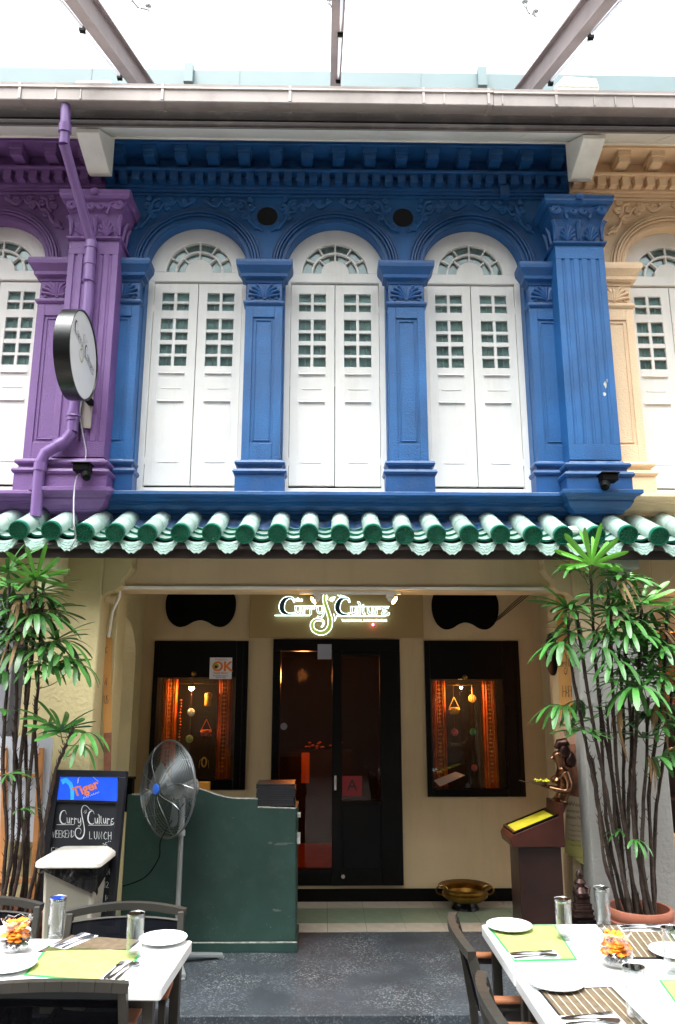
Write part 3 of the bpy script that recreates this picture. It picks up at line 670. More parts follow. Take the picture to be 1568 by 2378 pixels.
for cx in (-1.66,1.865):
    b=B(); poly=[(4.575,5.475),(4.575,5.43),(4.70,5.40),(4.93,5.43),(5.14,5.565),(5.14,5.70),(5.0,5.70)]
    poly=[(4.585,5.47),(4.585,5.425),(4.985,5.535),(5.14,5.52),(5.14,5.66),(4.95,5.68)]
    vs=[(cx-.085,y,z) for y,z in poly]+[(cx+.085,y,z) for y,z in poly]; n=len(poly)
    b=B(); pl=[(4.60,5.478),(4.60,5.445),(4.74,5.40),(4.90,5.35),(4.96,5.365),(4.96,5.69)]
    vs=[(cx-.08,y,z) for y,z in pl]+[(cx+.08,y,z) for y,z in pl]; n=len(pl)
    b.add(vs,[(i,(i+1)%n,n+(i+1)%n,n+i) for i in range(n)]+[tuple(range(n)),tuple(range(n,2*n))]); part('rafter_end',b,M_soffit,ev,bevel=.006)
gt=thing('roof_gutter','long grey box gutter with strap brackets under the glass canopy','gutter',(0,4.46,5.6))
b=B(); pf=[(4.545,5.585),(4.455,5.575),(4.447,5.58),(4.441,5.66),(4.430,5.665),(4.430,5.678),(4.441,5.684),(4.438,5.705),(4.45,5.712),(4.54,5.712),(4.54,5.69),(4.465,5.69),(4.465,5.60),(4.545,5.605)]
n=len(pf)
for xa,xb,dy in ((-4.4,1.13,0),(1.133,4.4,.0)):
    dz=-.006 if xa>0 else 0
    b.add([(xa,y+dy,z+dz) for y,z in pf]+[(xb,y+dy,z+dz) for y,z in pf],[(i,(i+1)%n,n+(i+1)%n,n+i) for i in range(n)]+[tuple(range(n)),tuple(range(n,2*n))])
part('channel',b,M_gutter,gt)
sb=B().bar((0,4.436,5.70),(0,4.4385,5.578),.018,.008,(0,1,0)).bar((0,4.4385,5.572),(0,4.545,5.578),.018,.006); me=sb.mesh('strap',M_gutter); fixn(me)
for px in (70,585,1045,1526,1760,2003,-300): # along the gutter, as spaced in place
    link('strap',me,gt,Vector((PY(px/1.551,221,4.44).x,0,0))-gt.location)
for px in (200,290,1600,2215,1810,2140,2280):
    x=PY(px/1.551,221,4.44).x; part('joint',B().box(x-.004,x+.004,4.4375,4.447,5.58,5.66),M_gutter,gt)
# ================================================================== GLASS CANOPY
cv=thing('glass_canopy','glazed street canopy on three brown beams with tube lights, above the gutter','canopy',(0,5,6.6))
sl_=(7.106-6.313)/1.66
zb=lambda y:6.313+(y-4.34)*sl_
BX=(-1.70,.07,1.845)
for i,x in enumerate(BX):
    b=B()
    a=(x,-2.0,zb(-2.0)); e=(x,6.6,zb(6.6))
    b.bar(a,e,.012,.20); 
    n_=Vector((0,-sl_,1)).normalized()*.1
    for s in (-1,1):
        av=Vector(a)+n_*s; evv=Vector(e)+n_*s; b.bar(av,evv,.088,.014)
    b.bar(Vector(a)-n_*.9,Vector(e)-n_*.9,.055,.02)
    bm_=part('canopy_beam',b,M_beam,cv)
    sx=-1 if i==0 else 1; off=.072 if i!=1 else .02
    lt=B(); 
    for ya,yb in ((2.2,3.4),(3.45,4.62),(4.66,5.55)):
        za,zb2=zb(ya)-.115,zb(yb)-.115
        lt.tube([(x+sx*off,ya+.02,za),(x+sx*off,yb-.02,zb2)],.013,8)
    part('tube_light',lt,M_tube,bm_,smooth=True)
    eb=B()
    for yy in (3.425,4.64,5.565,2.18): eb.box(x+sx*off-.02,x+sx*off+.02,yy-.02,yy+.012,zb(yy)-.14,zb(yy)-.10)
    part('lamp_holder',eb,M_blackm,bm_)
# glass planes above on spider fittings
zg=lambda y:zb(y)+.80
for i in range(-1,3):
    xa=BX[0]-1.77+ (i+1)*1.7725+.01 ; xb=xa+1.7525
    for (ya,yb) in ((-3,8.5),):
        b=B(); b.add([(xa,ya,zg(ya)),(xb,ya,zg(ya)),(xb,yb,zg(yb)),(xa,yb,zg(yb))],[(0,1,2,3)]); part('glass_pane',b,M_canopy,cv)
sp=[(313,55,4.9),(1253,60,4.9),(757,50,4.9),(371,148,5.6),(1187,150,5.6),(755,148,5.6)]
for i,x in enumerate(BX):
    for y in (4.97,5.75):
        z=zg(y)-.012; b=B()
        for s in (-1,1):
            b.lathe([(.03,0),(.028,-.008),(.01,-.012),(.008,-.05),(.014,-.06),(0,-.07)],(x+s*.06,y+s*.05,z),10)
        b.tube([(x-.06,y-.05,z-.05),(x-.02,y,z-.075),(x+.06,y+.05,z-.05)],.008,6); b.tube([(x,y,z-.07),(x,y,z-.13)],.006,6)
        part('spider_fitting',b,M_steel,cv,smooth=True)
b=B(); p0=PY(780,172,6.65); p1=PY(780,200,6.65)
b.box(-4.5,4.5,6.62,6.9,p1.z-.06,p0.z)
part('edge_channel',b,M_chan,cv)
b=B()
for x in (-2.4,-.9,.1,.95,1.6,2.7): part('channel_joint',B().box(x,x+.006,6.615,6.6198,p1.z-.06,p0.z),M_chan,cv)
for x in (BX[0]+.25,BX[2]-.32): part('channel_joint',B().box(x,x+.09,6.55,6.6145,p1.z-.05,p0.z+.02),M_chan,cv)
# rubbish caught above the gutter
p=PY(225,192,4.75)
b=B(); b.prism([(p.x-.17,p.z-.05),(p.x-.15,p.z+.01),(p.x+.09,p.z+.022),(p.x+.15,p.z-.05)],fxz(4.74),0,.06); single('crumpled_white_bag',b,M_lid,'white plastic bag lying on the gutter left of the glass canopy beam','bag',(p.x,4.74,p.z),bevel=.01)
p=PY(1335,192,4.75)
b=B(); b.prism([(p.x-.16,p.z-.05),(p.x-.08,p.z+.05),(p.x+.16,p.z+.035),(p.x+.18,p.z-.05)],fxz(4.74),0,.07); single('crumpled_pink_bag',b,M_lid,'pale pinkish bag lying on the gutter right of the right canopy beam','bag',(p.x,4.74,p.z),bevel=.01)
# ================================================================== TILED AWNING
aw=thing('tiled_awning','green glazed barrel tile awning running under the upper windows','awning',(0,4.95,2.75))
SP=.2022; X00=-1.118; ya_,za_=4.75,2.655; sl2=.46
cm=B()
def barrel(b,l,r0_,r1_,th_=.008,n=12):
    vs=[]; 
    for (yy,rr) in ((0,r0_),(l,r1_)):
        for k in range(n+1):
            a=PI*1.06*k/n-.09; vs.append((rr*cos(a),yy,rr*sin(a)))
    b.add(vs,[(k,k+1,n+1+k+1,n+1+k) for k in range(n)])
seg=B(); barrel(seg,.20,.0605,.0555); 
vs=[];n=14
for k in range(n): a=2*PI*k/n; vs.append((.0605*cos(a),0,.0605*sin(a)))
seg_f=B(); seg_f.lathe([(.0605,0),(.0605,.03),(.058,.21)],(0,0,0),18,'y')
seg_b=B(); seg_b.lathe([(.0605,0),(.0585,.25)],(0,0,0),18,'y')
me_f=seg_f.mesh('cover_tile',M_tile,smooth=True); me_b=seg_b.mesh('cover_tile',M_tile,smooth=True); fixn(me_f); fixn(me_b)
dm=B(); dm.lathe([(.0612,.02),(.0612,-.013),(.054,-.015),(.050,-.004),(.0,-.003)],(0,0,0),24,'y')
rnd=random.Random(3)
for ring,rr,nn in ((0,.012,5),(1,.026,8),(2,.039,12)):
    for k in range(nn):
        a=2*PI*k/nn+ring*.3; dm.tube([(rr*cos(a),-.005,rr*sin(a)),((rr+.007)*cos(a+.25),-.009,(rr+.007)*sin(a+.25)),((rr+.004)*cos(a+.5),-.005,(rr+.004)*sin(a+.5))],[.0025,.0045,.0025],5)
dm.lathe([(0,-.010),(.006,-.008),(.008,-.003)],(0,0,0),8,'y')
me_d=dm.mesh('medallion',M_tileg,smooth=True); fixn(me_d)
# pan tiles
def pan(b,l,w_,sag,n=10,th_=.012):
    top=[];bot=[]
    for yy in (0,l):
        for k in range(n+1):
            t=-1+2*k/n; z=-sag*(1-t*t); top.append((w_/2*t,yy,z)); bot.append((w_/2*t,yy,z-th_))
    b.add(top,[(k,k+1,n+1+k+1,n+1+k) for k in range(n)]); b.add(bot,[(k,k+1,n+1+k+1,n+1+k) for k in range(n)])
pm=B(); pan(pm,.16,.15,.032); me_p=pm.mesh('pan_tile',M_tile,smooth=False); fixn(me_p)
pe=B(); n=10; pts_=[(.075*t,-.032*(1-t*t)) for t in [-1+2*k/n for k in range(n+1)]]
pe.strip(pts_,[(x,z-.0135) for x,z in pts_],lambda u,v,d:(u,d,v),-.002,.004); me_e=pe.mesh('pan_edge',M_tileg); fixn(me_e)
# drip tile: scalloped pendant with raised lines
dt=B(); up_=[(.082*t,-.030*(1-t*t)) for t in [-1+2*k/12 for k in range(13)]]
def lowz(t): return -.030-.062*(1-abs(t)**2.2)-.012*(1-abs(t))
lo_=[(.082*t*(1 if abs(t)<.99 else 1),min(lowz(t)+.006*cos(t*14),-.02 if abs(t)>.98 else 9)) for t in [-1+2*k/12 for k in range(13)]]
dt.strip(up_,lo_,lambda u,v,d:(u,d+(-.0)*v,v),0,.014)
for f_ in (.25,.5,.75):
    line=[]
    for i in range(25):
        t=-1+2*i/24; k=t*.9; u=.078*k; zt=-.030*(1-k*k); zl=lowz(k); line.append((u,-.001,zt+(zl-zt)*f_+.004*cos(t*18+f_*9)))
    dt.tube(line,.0026,4)
for i in range(9):
    t=-.7+1.4*i/8; dt.tube([(.07*t,-.001,-.045),(.07*t+.004,-.002,-.05-.02*(1-abs(t)))],.002,4)
me_dt=dt.mesh('drip_tile',M_drip,smooth=True); fixn(me_dt)
rx=math.atan(sl2)
for k in range(-16,24):
    x=X00+k*SP+random.uniform(-.006,.006); z=za_+random.uniform(-.006,.006)+(.012 if k<-2 else 0)
    yaw=random.uniform(-.03,.03); 
    L0=aw.location
    for (q,me) in ((0,me_f),(.205,me_b)):
        d=Vector((0,cos(rx),sin(rx)))*q; o=link('cover_tile',me,aw,Vector((x-sin(yaw)*q,ya_,z))+d-L0,(rx,0,yaw))
        if q==0: root_=o
    o=link('medallion',me_d,root_,(0,-.002,0)); o.rotation_euler=(0,random.uniform(0,6),0)
    xm=x+SP/2
    for q in range(3):
        yy=ya_+.05+q*.105; zz=z+.018+(.05+q*.105)*sl2-.03; jit=random.uniform(-.004,.004)
        o=link('pan_tile',me_p,aw,Vector((xm+jit,yy,zz+q*.004))-L0,(rx*.75,0,0)); 
        link('pan_edge',me_e,o,(0,0,0))
    link('drip_tile',me_dt,aw,Vector((xm,ya_+.028,z+.005-.03))-L0,(R(-8),0,random.uniform(-.03,.03)))
b=B(); b.add([(-4.4,4.80,2.585),(4.4,4.80,2.585),(4.4,5.135,2.80),(-4.4,5.135,2.80),(-4.4,4.80,2.565),(4.4,4.80,2.565),(4.4,5.135,2.60),(-4.4,5.135,2.60)],[(0,1,2,3),(4,5,6,7),(0,1,5,4),(2,3,7,6),(0,3,7,4),(1,2,6,5)]); part('mortar_bed',b,M_mortar,aw)
b=B().box(-4.4,4.4,4.825,4.855,2.512,2.60); part('fascia_board',b,M_fascia,aw)
# rough cement flashing where tiles meet each wall
for xa,xb,mm in ((-4.2,XL,M_purple),(XL,XR,M_blue2),(XR,4.4,M_cream)):
    b=B(); n=int((xb-xa)/.02); top=[];mid=[];bot=[]
    for i in range(n+1):
        x=xa+(xb-xa)*i/n; k=((x-X00)/SP)%1; s_=abs(k-.5)*2
        nz=noise.noise(Vector((x*14,0,0)))*.012
        top.append((x,5.128,2.83+nz)); mid.append((x,5.08-.01*s_,2.785+.035*s_+nz)); bot.append((x,5.02+nz,2.725+.03*s_+nz*.5))
    m_=n+1; b.add(top+mid+bot,[(i,i+1,m_+i+1,m_+i) for i in range(n)]+[(m_+i,m_+i+1,2*m_+i+1,2*m_+i) for i in range(n)]); part('cement_flashing',b,mm,{M_purple:purple,M_blue2:blue,M_cream:cream}[mm],smooth=True)
# ================================================================== ROOMS BEHIND THE UPPER WINDOWS
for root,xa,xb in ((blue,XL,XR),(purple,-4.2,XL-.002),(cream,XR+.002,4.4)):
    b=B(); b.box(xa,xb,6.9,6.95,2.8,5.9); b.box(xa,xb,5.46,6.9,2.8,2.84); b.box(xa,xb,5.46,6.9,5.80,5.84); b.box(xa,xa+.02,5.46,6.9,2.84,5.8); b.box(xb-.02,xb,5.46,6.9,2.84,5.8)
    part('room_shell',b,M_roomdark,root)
# main roof over the houses
b=B(); b.add([(-4.4,5.0,5.78),(4.4,5.0,5.78),(4.4,7.6,6.9),(-4.4,7.6,6.9),(-4.4,4.56,5.53),(4.4,4.56,5.53),(-4.4,7.6,2.0),(4.4,7.6,2.0)],[(4,5,2,3),(6,7,2,3)])
part('main_roof',b,M_mortar,ev)
# ================================================================== GROUND FLOOR WALLS
ZC=2.74
def backwall(root,xa,xb,opens,m,y=YW,th=.12,name='back_wall'):
    b=B(); xs=sorted({xa,xb}|{o[0] for o in opens}|{o[1] for o in opens})
    for i in range(len(xs)-1):
        a,e=xs[i],xs[i+1]; o=[q for q in opens if q[0]<=a+1e-6 and q[1]>=e-1e-6]
        if o: 
            if o[0][2]>0: b.box(a,e,y,y+th,0,o[0][2])
            b.box(a,e,y,y+th,o[0][3],ZC)
        else: b.box(a,e,y,y+th,0,ZC)
    return part(name,b,m,root)
WLn=(-1.495,-.672,.87,2.11); WRn=(.872,1.706,.812,2.116); DR=(-.455,.655,.125,2.125)
bw=backwall(blue,-1.66,1.95,[WLn,WRn,DR],M_tan)
b=B().box(-1.62,DR[0]-.0,YW-.012,YW-.0005,0,.098); b.box(DR[0],1.94,YW-.0125,YW-.0005,0,.098); part('skirting',b,M_black,bw)
b=B().box(-4.4,4.4,YW+.13,YW+.16,-.1,.0); 
# side walls with arched passages
def sidewall(root,xa,xb,m,name='passage_wall'):
    ya,yb=5.52,YW-.0005; a0,a1=5.66,6.60; zs=1.95; r=(a1-a0)/2; c=(a0+a1)/2
    fn=lambda u,v,d:(xa+d,u,v); b=B()
    A=[(c-r*cos(PI*i/20),zs+.32*sin(PI*i/20)) for i in range(21)]
    b.strip(A,[(p[0],ZC) for p in A],fn,0,xb-xa); b.box(xa,xb,ya,a0,0,ZC); b.box(xa,xb,a1,yb,0,ZC)
    return part(name,b,m,root)
sidewall(purple,-1.80,-1.60,M_yellow); sidewall(blue,1.90,2.10,M_tan)
# front columns
b=B().box(-1.955,-1.485,5.10,5.5195,0,2.60); lc=part('front_column',b,M_yellow,purple,bevel=.012)
b=B().box(-1.50,-1.42,5.30,5.5185,0,2.60); part('pilaster_strip',b,M_yellow,purple,bevel=.008)
b=B().box(1.665,2.195,5.10,5.5195,0,2.02); rc=part('front_column',b,M_greywall,blue,bevel=.012)
b=B().box(1.660,2.20,5.095,5.5195,2.0205,2.60); part('column_head',b,M_tan,blue,bevel=.012)
b=B().box(1.60,1.6595,5.30,5.5185,0,2.60); part('pilaster_strip',b,M_tan,blue,bevel=.008)
# lintel beam and scrolled corbels
b=B().box(-1.4195,1.5995,5.22,5.44,2.352,2.62); bm=part('lintel_beam',b,M_tan,blue,bevel=.006)
b=B().box(-4.3,-1.956,5.22,5.44,2.352,2.62); part('lintel_beam',b,M_yellow,purple,bevel=.006)
b=B().box(2.201,4.3,5.22,5.44,2.352,2.62); part('lintel_beam',b,M_tan,cream,bevel=.006)
for root,xw,s,m in ((purple,-1.484,1,M_yellow),(blue,1.6595,-1,M_tan),(cream,2.201,1,M_tan)):
    P=[(0,2.30),(.04,2.33),(.09,2.335),(.125,2.37),(.12,2.41),(.155,2.44),(.19,2.49),(.185,2.53),(.20,2.60),(0,2.60)]
    b=B().prism([(xw+s*p,q) for p,q in P],fxz(5.11),0,.108); part('corbel',b,m,root,bevel=.006)
b=B().box(-4.3,4.3,5.31,YW,ZC,ZC+.03); part('passage_ceiling',b,M_soffit2,blue)
# plaster beam ends under the awning, lit from the street
for px,py,root,m in ((110,1300,purple,M_block),(1448,1297,blue,M_greywall)):
    p=PY(px,py,4.93); b=B().box(p.x-.085,p.x+.085,4.88,5.0995,p.z-.075,p.z+.07); b.box(p.x-.05,p.x+.06,4.93,5.0993,p.z-.21,p.z-.0755); part('beam_end',b,m,root,bevel=.012)
# sign panel
b=B().box(-.668,.866,6.80,YW-.0005,2.137,ZC-.002); sp_=single('sign_panel',b,M_sign,'tan sign panel carrying the lit restaurant name over the black door','sign board',(.1,6.8,2.137),bevel=.004)
# plaques, black quatrefoil
def plaque(x0,x1,zt,zb_,lab):
    cx=(x0+x1)/2; w_=(x1-x0)/2; cz=(zt+zb_)/2; h=(zt-zb_)/2; P=[]
    base=[(-.88,1),(-.82,.75),(-.84,.5),(-.93,.25),(-1,-.05),(-.98,-.45),(-.86,-.78),(-.65,-.97),(-.42,-.95),(-.2,-.80),(0,-.74)]
    pts=base+[(-x,z) for x,z in base[::-1][1:]]
    P=[(cx+w_*a,cz+h*c) for a,c in spline(pts,3)]
    return single('wavy_wall_plaque',B().prism(P,fxz(6.825),0,.0245),M_blackm,lab,'plaque',(cx,6.83,zb_),group='black wavy plaques above the display windows')
p1_=PY(387,1368,6.83);p2_=PY(546,1455,6.83); plaque(p1_.x,p2_.x,2.72,PY(430,1457,6.83).z,'black wavy edged plaque above the left display window')
p1_=PY(1002,1368,6.83);p2_=PY(1160,1455,6.83); plaque(p1_.x,p2_.x,2.72,PY(1040,1463,6.83).z,'black wavy edged plaque above the right display window')
# neon sign ----------------------------------------------------------
S_=.2468
def fsign(off): return lambda u,v,d:(lambda p:(p.x,p.y-d,p.z))(PY((900+u/2.6133)/1.551,(2050+v/2.6133)/1.551,off))
ns=thing('neon_sign','glowing white outlined restaurant name sign with elephant trunk swirl on the tan panel','neon sign',PY(773,1425,6.78))
b=B(); L=logo(); fs=fsign(6.772)
for p in L['C']: ribbon(b,spline(p,4),fs)
for p in L['s']: ribbon(b,[(x,y,9) for x,y,_ in p],fs)
part('letter_face',b,M_ledfill,ns,kind='stuff')
b=B(); ribbon(b,spline(L['S'][0],4),fs); part('trunk_face',b,M_ledy,ns)
b=B(); r=.0026; fo=fsign(6.765)
def outline(p,r=r,grow=0):
    Lf,Rg=offs([(x,y,w_+grow) for x,y,w_ in p]); loop=Lf+Rg[::-1]; b.tube([fo(x,y,0) for x,y in loop],r,6,closed=True)
for p in L['C']+L['S']: outline(spline(p,4),grow=6)
for p in L['s']: outline(spline(p,3),r=.0016)
for p in L['bar']+L['x']: b.tube([fo(x,y,0) for x,y,_ in p],.0048 if p[0][2]>6 else .003,6)
text(b,'the',52,lambda u,v,d:fo(465+u,303-v,0),bold=1)
text(b,'Traditional Indian Dining'.upper(),33,lambda u,v,d:fo(1077+u*1.0,494-v,0),bold=.3,spacing=.92)
part('glowing_outline',b,M_led,ns)
q=fo(1160,522,0); single('pink_indicator_light',B().lathe([(0,-.004),(.008,-.003),(.010,.002)],q,10,'y'),M_pink,'tiny pink light on the sign panel below the lettering','indicator light',q)
# track light ---------------------------------------------------------
tr=thing('track_light','white ceiling track with two warm spotlights in front of the lit sign','track light',(.1,5.3,2.34))
pa=PY(275,1362,5.20); pb=PY(1268,1368,5.20)
b=B().box(-1.41,1.59,5.195,5.2195,2.36,2.378); part('cable_duct',b,M_soffit,tr)
b=B().box(PY(712,0,5.25).x+.0,PY(840,0,5.25).x,5.235,5.265,2.335,2.3515)
b=B().box(-.18,.52,5.24,5.28,2.333,2.3515); part('rail',b,M_lid,tr,bevel=.003)
for px,py,sg in ((736,1389,-1),(908,1389,1)):
    p=PY(px,py,5.26); b=B(); b.box(p.x-.022,p.x+.022,5.235,5.285,2.318,2.3325); b.tube([(p.x,5.26,2.32),(p.x,5.26,p.z+.01)],.007,8)
    d=Vector((sg*.75,-.35 if sg>0 else -.2,-.55)).normalized()
    c=Vector((p.x,5.26,p.z))
    b.tube([c-d*.035,c-d*.01,c-d*.009,c+d*.018,c+d*.03],[.014,.022,.026,.028,.030],14)
    h=part('spot_head',b,M_lid,tr,smooth=True)
    g=B().tube([c+d*.031,c+d*.034],.026,14); part('lamp_lens',g,M_bulb,h)
# ================================================================== DISPLAY WINDOWS
def display(root,o,name,lab,inn,shade):
    x0,x1,z0,z1=o; xi0,xi1,zi0,zi1=inn; y0=YW-.02
    b=B(); b.box(x0,xi0-.045,y0,YW+.06,z0,z1); b.box(xi1+.045,x1,y0,YW+.06,z0,z1); b.box(xi0-.045,xi1+.045,y0,YW+.06,zi1+.03,z1); b.box(xi0-.045,xi1+.045,y0,YW+.06,z0,zi0-.03)
    w_=part('display_window',b,M_black,root,bevel=.004,label=lab)
    b=B(); y0=YW-.006
    for xa,xb,za,zb__ in ((x0+.02,x0+.045,z0+.02,z1-.02),(x1-.045,x1-.02,z0+.02,z1-.02)): part('frame_bead',B().box(xa,xb,YW-.03,YW-.0205,za,zb__),M_black,w_,bevel=.003)
    b=B(); D_=.42
    b.box(x0-.01,x1+.01,YW+D_,YW+D_+.02,z0-.1,z1); b.box(x0-.03,x0-.01,YW+.121,YW+D_+.02,z0-.1,z1); b.box(x1+.01,x1+.03,YW+.121,YW+D_+.02,z0-.1,z1); b.box(x0-.01,x1+.01,YW+.121,YW+D_,z0-.1,z0-.08); b.box(x0-.03,x1+.03,YW+.121,YW+D_+.02,z1,z1+.02)
    part('showcase_box',b,M_roomdark,w_)
    part('glass_pane',B().box(xi0-.044,xi1+.044,YW+.03,YW+.035,zi0-.029,zi1+.029),M_glass,w_)
    for s,(ca,cb) in ((0,(xi0,xi0+.125)),(1,(xi1-.125,xi1))):
        n=40; P=[]; 
        cu=B(); yy=YW+.13
        A=[];C=[]
        for i in range(n+1):
            t=i/n; A.append((ca+(cb-ca)*t, yy+.010*sin(t*34)+.006*sin(t*13+s)))
        vs=[(x,y,zi0-.06) for x,y in A]+[(x,y,zi1+.02) for x,y in A]; cu.add(vs,[(i,i+1,n+2+i,n+1+i) for i in range(n)])
        c_=part('curtain',cu,M_curtain,w_,smooth=True)
        bd=B(); m=(ca+cb)/2
        for k in range(int((zi1-zi0)/.035)):
            z=zi1-.02-k*.035
            bd.add([(m-.022,yy-.020,z),(m,yy-.0205,z+.012),(m+.022,yy-.020,z),(m,yy-.0205,z-.012)],[(0,1,2,3)])
        for q in (-.034,.034): bd.box(m+q-.003,m+q+.003,yy-.0195,yy-.0185,zi0-.05,zi1+.01)
        part('curtain_border',bd,M_curtainb,c_)
    z=zi1-.015; part('curtain_rod',B().tube([(xi0+.13,YW+.11,z),(xi1-.13,YW+.11,z)],.009,8),M_brass,w_,smooth=True)
    return w_
pl=lambda x,y:PY(x,y,YW+.1)
a=pl(380,1582);c_=pl(535,1800); iL=(a.x,c_.x-.01,.98,a.z)
a=pl(1003,1586);c_=pl(1162,1820); iR=(a.x,c_.x,c_.z,a.z)
wl_=display(blue,WLn,'l','black framed display window with orange curtains, left of the door, bearing an OK sticker',iL,0)
wr_=display(blue,WRn,'r','black framed display window with orange curtains, right of the door',iR,0)
# lamps in the showcases (lit in the photo)
for nm,(px,py),(ox,oy),lab in (('l',(445,1598),(452,1565),'lit domed lamp under the rod of the left display window'),('r',(1071,1597),(1078,1573),'small lit lamp under the rod of the right display window')):
    p=PY(px,py,YW+.10); t=thing('showcase_lamp',lab,'lamp',p,group='lamps in the display windows')
    r_=.024 if nm=='l' else .011
    part('lamp_glass',B().lathe([(r_,.010),(r_*.95,-.004),(r_*.6,-r_*.7),(0,-r_*.95)],p,14),M_bulb,t,smooth=True)
    part('lamp_cap',B().lathe([(0,.03),(.012,.028),(r_*1.1,.0105)],p,14),M_brass,t,smooth=True)
    ll=bpy.data.lights.new('showcase_light','POINT'); ll.energy=1.1; ll.color=(1,.42,.13); ll.shadow_soft_size=.03
    lo=bpy.data.objects.new('showcase_light',ll); COL.objects.link(lo); lo.location=(p.x,YW+.085,p.z-.04)
    p=PY(ox,oy,YW+.02); b=B().lathe([(0,-.010),(.014,-.008),(.022,-.002),(.022,.0)],(p.x,YW-.0225,p.z),16,'y'); single('brass_disc',b,M_brass,'round brass disc fixed over the '+('left' if nm=='l' else 'right')+' display window glass','ornament',(p.x,YW-.02,p.z),smooth=True)
def hangstring(b,p,ztop,n_=0): b.tube([(p.x,p.y,ztop),(p.x,p.y,p.z)],.0012,4)
M_m1=mat('pale_blue_glass_disc',(.45,.55,.6),rough=.2,var=.4,vscale=60,emit=(.45,.6,.7),estr=.0)
M_m2=mat('green_glass_disc',(.25,.4,.18),rough=.2,var=.4,vscale=60)
M_m3=mat('gold_disc',(.8,.5,.12),rough=.3,var=.4,vscale=60)
M_m4=mat('pink_disc',(.5,.15,.15),rough=.3,var=.5,vscale=60)
M_m5=mat('jade_disc',(.03,.25,.12),rough=.3,var=.5,vscale=60)
for px,py,r_,mm,lab in ((444,1654,.034,M_m1,'pale blue glass disc hanging in the left display window'),(440,1716,.034,M_m2,'green glass disc hanging low in the left display window'),
    (1097,1622,.035,M_m3,'gold disc hanging beside the right display window lamp'),(1056,1701,.032,M_m4,'pinkish disc hanging in the right display window'),(1099,1700,.031,M_m5,'dark green disc hanging in the right display window'),(1102,1783,.028,M_m4,'small copper coloured disc hanging lowest in the right display window')):
    p=PY(px,py,YW+.12); t=thing('hanging_ornament',lab,'ornament',p,group='ornaments hanging in the display windows')
    b=B().lathe([(0,-.006),(r_*.3,-.005),(r_*.35,-.002),(r_*.8,-.004),(r_,0),(r_*.9,.005),(0,.006)],p,20,'y')
    for k in range(8): a=k*PI/4; b.tube([(p.x+r_*.3*cos(a),p.y-.005,p.z+r_*.3*sin(a)),(p.x+r_*.85*cos(a+.3),p.y-.005,p.z+r_*.85*sin(a+.3))],.0022,4)
    part('disc',b,mm,t,smooth=True); bb=B(); hangstring(bb,Vector((p.x,p.y,p.z+r_)),iL[3]-.02); part('string',bb,M_brass,t)
for px,py,kind,lab in ((484,1624,'lantern','gilded lantern pendant hanging in the left display window'),(479,1698,'basket','dark red woven basket hanging in the left display window'),(474,1770,'loop','oval rope ornament hanging in the left display window'),(1055,1646,'basket','golden basket on a string triangle in the right display window'),(419,1670,'beads','string of red and orange beads in the left display window')):
    p=PY(px,py,YW+.12); t=thing('hanging_'+{'lantern':'lantern','basket':'basket','loop':'rope_loop','beads':'bead_string'}[kind],lab,'ornament',p,group='ornaments hanging in the display windows')
    b=B()
    if kind=='lantern': b.lathe([(.006,.06),(.03,.052),(.034,.045),(.031,.0),(.034,-.045),(.024,-.058),(0,-.062)],p,8)
    elif kind=='basket':
        b.lathe([(.046,.012),(.050,0),(.046,-.028),(.030,-.046),(0,-.050)],p,14); 
        for s in (-1,1): b.tube([(p.x+s*.044,p.y,p.z+.01),(p.x,p.y,p.z+.10)],.003,5)
        for k in range(7): b.lathe([(0,.011),(.011,0),(0,-.011)],(p.x-.04+.013*k,p.y-.03,p.z+.005*((k%2)*2-1)),6)
    elif kind=='loop':
        for q in (1,.8): b.tube([(p.x+.022*q*cos(a*PI/8),p.y,p.z+.042*q*sin(a*PI/8)) for a in range(16)],.004,5,closed=True)
        for s in (-1,1): b.tube([(p.x+s*.01,p.y,p.z+.04),(p.x+s*.038,p.y,p.z+.01),(p.x+s*.042,p.y,p.z-.05)],.002,4)
    else:
        for k in range(14): b.lathe([(0,.010),(.007 if k%4 else .012,0),(0,-.010)],(p.x+.003*sin(k),p.y,p.z+.16-k*.026),6)
    part({'lantern':'lantern_body','basket':'basket_body','loop':'rope','beads':'bead'}[kind],b,M_m3 if kind in('lantern','loop') or px>1000 else M_curtain,t,smooth=True,kind='stuff' if kind=='beads' else None)
p=PY(1037,1800,YW-.03)
# sheet leaning in the right window
b=B(); q=[PY(x,y,yy) for x,y,yy in ((1008,1812,YW+.08),(1022,1826,YW+.06),(1080,1800,YW+.10),(1058,1792,YW+.12))]; b.add([tuple(v) for v in q]+[(v.x,v.y,v.z-.003) for v in q],[(0,1,2,3),(4,5,6,7),(0,1,5,4),(1,2,6,5),(2,3,7,6),(3,0,4,7)])
single('tilted_leaflet',b,M_napkin,'white and yellow leaflet lying tilted at the bottom of the right display window','leaflet',q[0])
# OK sticker
t=thing('ok_sticker','white square sticker with an orange OK on the left display window frame','sticker',PY(513,1552,YW-.025))
Ys=YW-.0235; a=PY(488,1527,Ys); c=PY(538,1577,Ys); b=B().box(a.x,c.x,Ys,Ys+.0025,c.z,a.z); part('sticker_sheet',b,M_napkin,t)
W_=c.x-a.x; H_=a.z-c.z; fk=lambda u,v,d:(a.x+W_*u,Ys-.001-d*.001,c.z+H_*v)
b=B(); text(b,'OK',.62,lambda u,v,d:fk(.56+u,.38+v,0),bold=.02); text(b,'Singapore',.14,lambda u,v,d:fk(.5+u,.88+v,0)); text(b,'Food Store',.14,lambda u,v,d:fk(.5+u,.24+v,0),bold=.004)
part('orange_print',b,M_orange,t)
b=B(); cc=(.285,.60); b.add([fk(cc[0]+.13*cos(k*PI/8),cc[1]+.13*sin(k*PI/8),.5) for k in range(16)],[tuple(range(16))])
